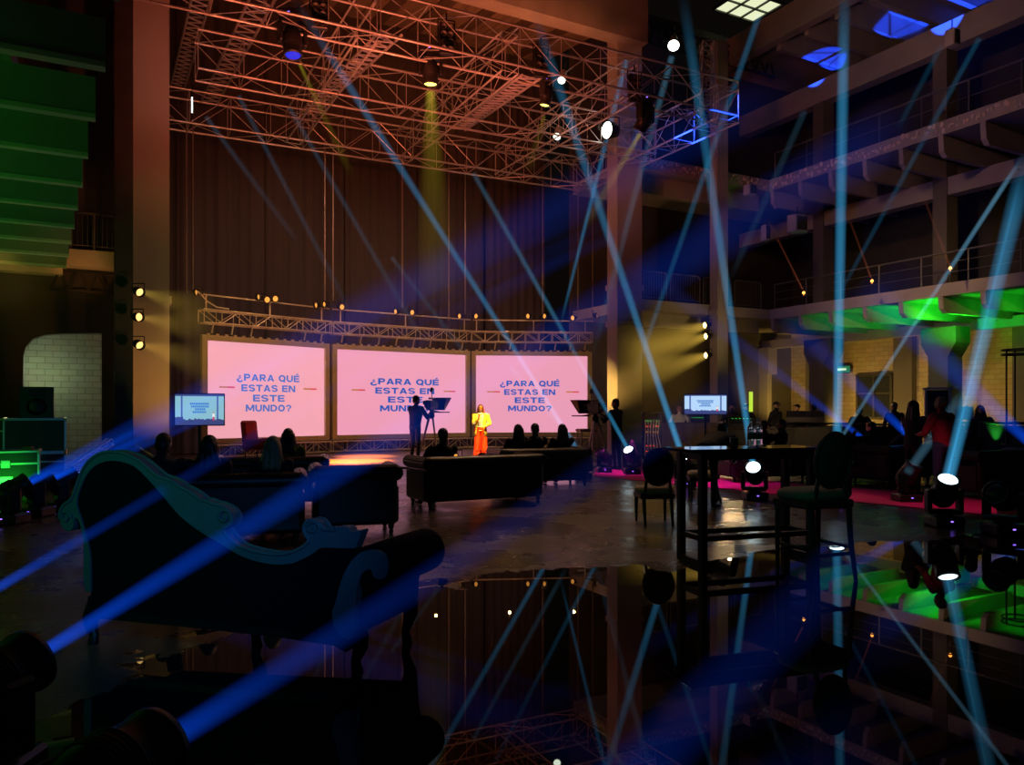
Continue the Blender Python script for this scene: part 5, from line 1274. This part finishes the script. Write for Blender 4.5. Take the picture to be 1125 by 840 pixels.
# ================================================================== LIGHT SHAFTS IN THE HAZE (volumes that glow by themselves in place of lit haze)
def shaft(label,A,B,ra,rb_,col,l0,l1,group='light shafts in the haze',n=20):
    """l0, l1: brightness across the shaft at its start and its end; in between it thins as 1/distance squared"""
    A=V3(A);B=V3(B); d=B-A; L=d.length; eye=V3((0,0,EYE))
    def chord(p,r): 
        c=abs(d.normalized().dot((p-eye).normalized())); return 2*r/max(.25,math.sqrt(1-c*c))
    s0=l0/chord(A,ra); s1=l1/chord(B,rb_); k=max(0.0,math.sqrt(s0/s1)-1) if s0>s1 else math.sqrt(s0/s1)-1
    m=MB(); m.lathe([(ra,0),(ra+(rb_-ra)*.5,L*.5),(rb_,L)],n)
    mt=bpy.data.materials.new('glowing_haze'); mt.use_nodes=True; nt=mt.node_tree; N=nt.nodes; Lk=nt.links
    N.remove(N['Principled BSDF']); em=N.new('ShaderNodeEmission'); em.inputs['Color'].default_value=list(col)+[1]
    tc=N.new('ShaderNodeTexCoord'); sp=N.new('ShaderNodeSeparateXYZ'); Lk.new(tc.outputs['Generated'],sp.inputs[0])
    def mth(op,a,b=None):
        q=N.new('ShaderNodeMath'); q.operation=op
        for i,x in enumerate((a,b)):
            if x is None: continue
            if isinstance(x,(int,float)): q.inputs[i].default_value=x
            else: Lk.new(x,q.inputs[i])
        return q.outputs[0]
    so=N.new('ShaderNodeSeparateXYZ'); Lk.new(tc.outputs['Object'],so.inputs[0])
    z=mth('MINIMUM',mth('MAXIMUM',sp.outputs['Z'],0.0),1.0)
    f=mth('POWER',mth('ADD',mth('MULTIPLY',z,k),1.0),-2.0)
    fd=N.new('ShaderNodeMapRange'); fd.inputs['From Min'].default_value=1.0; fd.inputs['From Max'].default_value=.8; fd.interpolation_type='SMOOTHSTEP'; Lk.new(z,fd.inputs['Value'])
    # glow strongest in the middle of the shaft, nothing outside it
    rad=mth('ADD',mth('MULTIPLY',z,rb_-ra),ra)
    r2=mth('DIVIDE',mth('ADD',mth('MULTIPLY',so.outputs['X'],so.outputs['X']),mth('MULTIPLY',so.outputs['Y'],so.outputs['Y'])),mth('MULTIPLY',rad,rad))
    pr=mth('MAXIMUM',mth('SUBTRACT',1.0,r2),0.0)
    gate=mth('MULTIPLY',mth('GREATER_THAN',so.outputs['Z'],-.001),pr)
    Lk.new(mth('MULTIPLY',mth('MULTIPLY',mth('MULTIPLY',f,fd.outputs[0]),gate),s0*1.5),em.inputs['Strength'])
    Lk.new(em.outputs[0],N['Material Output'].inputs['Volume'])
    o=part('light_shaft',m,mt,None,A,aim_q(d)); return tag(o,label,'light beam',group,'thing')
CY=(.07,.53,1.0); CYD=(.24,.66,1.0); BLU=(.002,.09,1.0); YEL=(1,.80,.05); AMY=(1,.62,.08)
def pb(label,a,Ya,b,Yb,wa,wb,col,l0,l1):       # pixel widths
    A=P(a[0],a[1],Ya) if not isinstance(a,V3) else a; B=P(b[0],b[1],Yb)
    return shaft(label,A,B,wa/2*Ya/FPX,wb/2*Yb/FPX,col,l0,l1)
H=HEADS
pb('thin cyan beam rising from the lamp beside the folding sign',H[694],18,(520,186),15,6,7,CY,.32,.03)
pb('cyan beam rising up and left from the lamp behind the bar table legs',H[753],15,(580,-6),11.5,8,14,CY,.46,.08)
pb('nearly upright cyan beam from the lamp seen under the bar table',H[829],12.9,(748,-20),10,8,15,CY,.46,.09)
pb('upright broad cyan beam crossing the wing above the bar stool',H[919],12,(928,-30),9.5,11,15,CY,.44,.20)
pb('strong leaning cyan beam from the large lamp at the end of the runner',H[1037],9.96,(1132,160),8,15,23,CY,.45,.16)
pb('narrow bright core inside the strong leaning cyan beam',H[1037]+V3((-.03,-.02,0)),9.96,(1126,175),8,3,5,CY,.25,.08)
pb('long cyan beam from behind the rear sofa across the screens to the upper left',H[641],16.9,(318,-10),12.5,6,12,CY,.24,.10)
pb('faint grey beam leaving the unlit lamp left of the man in maroon',(997,519),12.4,(1062,428),13.5,11,16,CYD,.09,.06)
pb('slanting pale beam from behind the bar stool up to the right edge',(926,478),14,(1126,168),19,5,7,CYD,.12,.22)
pb('faint blue beam falling from the white lamp onto the screen truss',(688,66),24,(614,364),27.5,8,4,CY,.16,.10)
pb('beam falling from the high-bay lamp past the broad column',(738,62),26.5,(648,402),26,9,8,CYD,.10,.02)
pb('long faint beam crossing the rig corner down to the broad column',(834,16),23,(693,425),25,9,7,CY,.08,.05)
pb('faint beam over the far balcony corner',(884,122),25,(800,312),26,10,9,CYD,.022,.012)
pb('faint beam from the wing roof down past the far wing column',(1076,42),22,(914,338),25,8,6,CY,.045,.028)
pb('faint upper beam beside the roof patch of blue light',(1034,50),22,(984,146),23,8,8,CY,.03,.018)
pb('faint beam on the drapes, leftmost, near the left column',(226,128),22,(334,275),24,7,9,CYD,.03,.010)
pb('faint beam on the drapes, second from the left column',(262,105),22,(390,352),24,7,8,CYD,.03,.014)
pb('faint beam on the drapes, third from the left column',(318,118),22,(470,384),25,7,8,CYD,.03,.02)
pb('faint beam on the drapes between the first two screens\' cables',(430,282),26,(520,400),27,6,7,CYD,.03,.02)
pb('faint beam on the drapes above the middle screen',(520,190),25,(626,378),27,7,7,CYD,.05,.05)
pb('faint pale streak falling across the right screen',(560,402),25,(638,492),22.5,7,7,CYD,.05,.06)
# yellow
pb('wide yellow beam falling straight down from the rig',(473,100),18.6,(480,345),19.2,12,64,YEL,.30,.016)
pb('thin yellow beam beside the blue-lensed hanging lamp',(329,70),18,(388,196),20,5,12,YEL,.14,.015)
pb('yellow beam falling left across the broad column',(703,147),21,(640,252),22,6,14,YEL,.22,.02)
pb('small yellow glint of beam under the panel lamp',(598,127),20,(580,190),20.5,5,14,YEL,.07,.01)
for i,(py,dy) in enumerate(((321,24),(349,14),(379,22))):
    pb('soft yellow beam from the '+['top','middle','bottom'][i]+' spotlight on the steel column',(158,py),17.8,(238,py+dy),20.5,6,60,AMY,.26,.03)
for i,py in enumerate((358,370,391)):
    pb('soft yellow beam from the '+['top','middle','bottom'][i]+' spotlight on the slim column',(774,py),28,(690,py+26),25,9,56,AMY,.50,.08)
for i,(a,b) in enumerate((((842,238),(882,318)),((931,235),(957,305)),((1011,206),(1043,291)))):  # glints of the marker lamps, drawn as thin glowing streaks
    pb('thin orange streak above the marker lamp, '+['left one','middle one','right one'][i],b,24,a,24,2.5,3,(1,.22,.10),.10,.02)
# deep blue
for i,(c,d) in enumerate(BL):
    e=c+d*24
    shaft('long deep blue beam across the hall from the far left lamps, '+['upper','middle','lower'][i]+' one',c,e,.070,1.15,BLU,(.40,.45,.35)[i],.012)
    shaft('second strand of deep blue light beside the '+['upper','middle','lower'][i]+' far left beam',c+V3((0,0,-.02)),c+(d+V3((.02,-.02,-.05-.02*i))).normalized()*14,.05,.22,BLU,.26,.012)
pb('blue beam entering at the left edge and crossing the chaise backrest',(-14,652),3.6,(640,270),21,13,26,BLU,.46,.008)
pb('broad blue beam from the lens at the lower left edge over the chaise',FG[0][0],3.1,(985,140),29,17,80,BLU,.55,.022)
pb('broad blue beam from the lamp at the bottom edge across the chaise\'s rolled end',FG[1][0],2.5,(1010,300),28,32,60,BLU,.36,.005)
pb('soft wide blue beam low on the right, in front of the bar stool',(600,945),2.3,(960,590),5.5,80,74,BLU,.065,.022)
pb('blue beam from beside the upright cyan beam up to the left',(949,482),16,(690,284),24,6,28,BLU,.60,.02)
pb('blue beam crossing the window of the stone wall',(996,476),15.5,(858,344),23,9,28,BLU,.62,.04)
pb('blue beam entering at the right edge under the green joists',(1136,490),14,(950,316),22,12,46,BLU,.55,.06)

# ================================================================== LIGHT
w=bpy.data.worlds.new('world'); SC.world=w; w.use_nodes=True
bg=w.node_tree.nodes['Background']; bg.inputs['Color'].default_value=(.36,.27,.20,1); bg.inputs['Strength'].default_value=.008
RED=(1,.17,.075)
for i,(px,py,Y) in enumerate(((300,70,17.2),(380,70,18.2),(480,80,19.2),(570,100,20.6))):
    a=P(px,py+58,Y-2.6); spot('rig_red',a,P(px+20,py-10,Y+3),RED,(480,560,560,330)[i],120,.9,.08)
for i,(s,t_) in enumerate(((6,18.5),(9,19),(12.5,19.5))):
    spot('roof_red',W(s,t_,10.9),W(s+1.0,t_+6.5,16),(1,.24,.08),420,95,.8,.1)
AMB=(1,.50,.14)
for px,Y,e in ((226,21.8,9),(300,23.4,14),(400,26,14),(480,27.5,14),(560,28.4,14),(630,28.6,12)):
    point('screen_amber',P(px,330,Y)+V3((0,-.3,.35)),AMB,e,.04)
spot('drape_wash',W(5,20,9.0),W(6,28,5),(1,.52,.34),750,85,1,.2)
spot('drape_wash',W(12,20,9.0),W(12,28,5),(1,.52,.34),650,85,1,.2)
spot('column_amber',P(350,440,13.5),P(165,260,20.3),(1,.48,.20),260,52,1,.1)
spot('column_amber',P(236,470,17.5),P(168,400,20.5),(1,.46,.11),270,60,1,.1)
spot('column_top',P(240,60,17),P(165,90,21),(1,.60,.48),25,60,.9,.1)
spot('column_right_amber',P(612,452,24),P(672,425,27),(1,.58,.12),1500,36,1,.1)
spot('column_right_red',P(600,120,21),P(672,180,27),(1,.45,.28),150,60,.9,.1)
for i,(py,dy) in enumerate(((321,24),(349,14),(379,22))):
    spot('steel_column_spot',P(162,py,17.9),P(260,py+dy+14,22),(1,.62,.18),40,45,.8,.05)
for i,py in enumerate((358,370,391)):
    spot('slim_column_spot',P(770,py,27.8)+V3((-.2,-.3,0)),P(690,py+36,27.4),(1,.62,.13),45,80,.9,.05)
spot('presenter_key',P(560,110,16),P(528,474,22.7),(1,.86,.34),5200,7,.5,.1)
spot('stage_orange',P(430,150,18.5),P(388,504,21.9),(1,.23,.012),95000,17,1,.1)
spot('stage_orange',P(390,160,18),P(372,508,20.8),(1,.14,.03),50000,14,.8,.1)
spot('stage_orange',P(560,160,20),P(540,502,22.8),(1,.25,.012),40000,11,.8,.1)
for t_,e in ((23.4,260),(20.6,300),(17.6,230),(14.0,70)):
    spot('wall_amber',W(25.0,t_,.3),W(28.5,t_,2.6),(1,.60,.11),e,105,.9,.1)
spot('far_corner_amber',W(25.4,23.8,.5),W(26.6,25.4,3),(1,.66,.14),150,80,.9,.1)
spot('back_wall_dim',W(19,22.5,.4),W(19,25.8,3),(1,.64,.18),30,120,.9,.1)
spot('crew_amber',W(21.5,22.5,4.2),W(21,18,1.0),(1,.66,.30),800,100,1,.1)
spot('stage_orange',P(430,150,18.5),P(402,498,24.0),(1,.26,.02),50000,13,1,.1)
spot('cloth_fill',P(735,430,19.5),P(750,480,22.8),(1,.62,.28),90,46,.9,.1)  # added light for the table cloth, no lamp body here
spot('crew_amber',P(850,415,18.6),P(858,462,21),(1,.60,.25),110,70,1,.1)  # extra spot added to lift the crew's faces
spot('green_right',W(24.0,15.4,3.75),W(24.5,15.5,5),(.012,1,.02),230,158,.5,.1)
spot('green_right',W(23.9,12.4,3.4),W(25.2,13.2,5),(.012,1,.02),120,120,.7,.1)
spot('green_right_dim',W(23.9,17.2,1.6),W(24.5,18.6,5),(.03,1,.05),330,70,.9,.1)
spot('green_counter',P(1095,492,16.2),P(1096,440,16.25)+V3((0,.1,0)),(.05,1,.08),30,40,.7,.04)
for t_,e,c in ((8.5,120,(.04,1,.05)),(13,160,(.06,1,.05)),(17.5,190,(.12,1,.06)),(21.5,150,(.6,1,.10))):
    spot('green_left',W(-6.2,t_,1.0),W(-4.6,t_+1.2,5.6),c,e,100,1,.1)
spot('left_yellow',W(-3.2,22.2,4.3),W(-2.6,24.2,5.5),(1,.62,.10),60,80,.9,.1)
spot('case_green',P(-14,562,10.9),P(0,520,12.3),(.03,1,.05),70,44,.8,.05)
point('niche',W(-1.55,25.6,2.55),(.80,1,.55),24,.1)
spot('gear_fill',W(-1.0,19,4.2),P(40,470,15),(1,.84,.42),170,50,1,.1)  # added fill on the cases and loudspeaker, without a fixture
spot('green_left_face',W(-5.5,7.0,1.4),W(-5,17,5.6),(.04,1,.05),150,120,1,.1)
spot('landing_orange',W(-.4,22.6,4.2),W(-.4,24.2,5.5),(1,.34,.08),60,60,.9,.1)
spot('wing_warm',W(12,12,10.5),W(24,17,10),(1,.48,.30),700,70,1,.2)
spot('wing_roof_warm',W(14,14,11),W(23.5,17,16),(1,.56,.32),330,60,1,.2)
spot('wing_low_warm',W(14,12,7),W(23,16,5.2),(1,.62,.24),1300,46,1,.2)
spot('back_slab_fill',W(19,17.5,3.2),W(19.6,21.8,5.2),(1,.66,.24),150,70,1,.1)  # added to yellow the back balcony slab, source unseen
for a,b,e,an in ((BL[0][0],P(902,72,31.5),420000,2.4),(BL[1][0],P(985,26,28.5),420000,2.2),(BL[2][0],P(1050,8,26.5),420000,2.6)):
    spot('blue_landing',a+V3((0,0,.02))+(b-a).normalized()*.1,b,(.01,.06,1),e,an,.15,.03)
spot('rig_blue',P(800,176,20.5),P(756,152,23.5),(.02,.12,1),500,30,.5,.05)
spot('wing_blue',P(640,330,20),W(28.6,16,9),(.01,.06,1),420,80,1,.2)
for px,py in ((690,519),(790,531),(900,544),(1040,556)):
    p=F(px,py); spot('runner_pink',p+V3((-.3,-.5,2.3)),p,(1,.06,.75) if px<800 else (1,.16,.26),(150 if px<800 else 46),62,.9,.05)
spot('floor_fill',W(9,13,9.3),W(5.5,11,0),(1,.55,.28),950,75,1,.3)  # added general warm fill for the floor, no fixture of its own
spot('chaise_blue',V3((-.2,1.6,1.9)),P(225,572,4.7),(.025,.26,.80),150,44,1,.1)
spot('chaise_green',V3((-4.4,2.4,2.4)),P(110,510,4.8),(.03,1,.24),48,42,1,.1)
spot('stool_teal',V3((1.2,4.4,1.9)),P(910,520,6.9),(.05,.7,.45),10,40,1,.1)

# ================================================================== CAMERA
cam=bpy.data.cameras.new('camera'); co=bpy.data.objects.new('camera',cam); link(co)
co.location=(0,0,EYE); co.rotation_euler=(PI/2,0,0)
cam.sensor_fit='HORIZONTAL'; cam.sensor_width=36; cam.lens=FPX/1125*36; cam.shift_y=30/1125; cam.clip_end=200; cam.clip_start=.05
SC.camera=co
SC.view_settings.view_transform='Standard'; SC.view_settings.look='None'; SC.view_settings.gamma=1; SC.view_settings.exposure=0; SC.view_settings.use_curve_mapping=False
cy=SC.cycles
cy.use_denoising=True; cy.transparent_max_bounces=96; cy.max_bounces=6; cy.diffuse_bounces=2; cy.glossy_bounces=4; cy.sample_clamp_indirect=3.0
cy.caustics_reflective=False; cy.caustics_refractive=False
try: cy.denoiser='OPENIMAGEDENOISE'
except Exception: pass
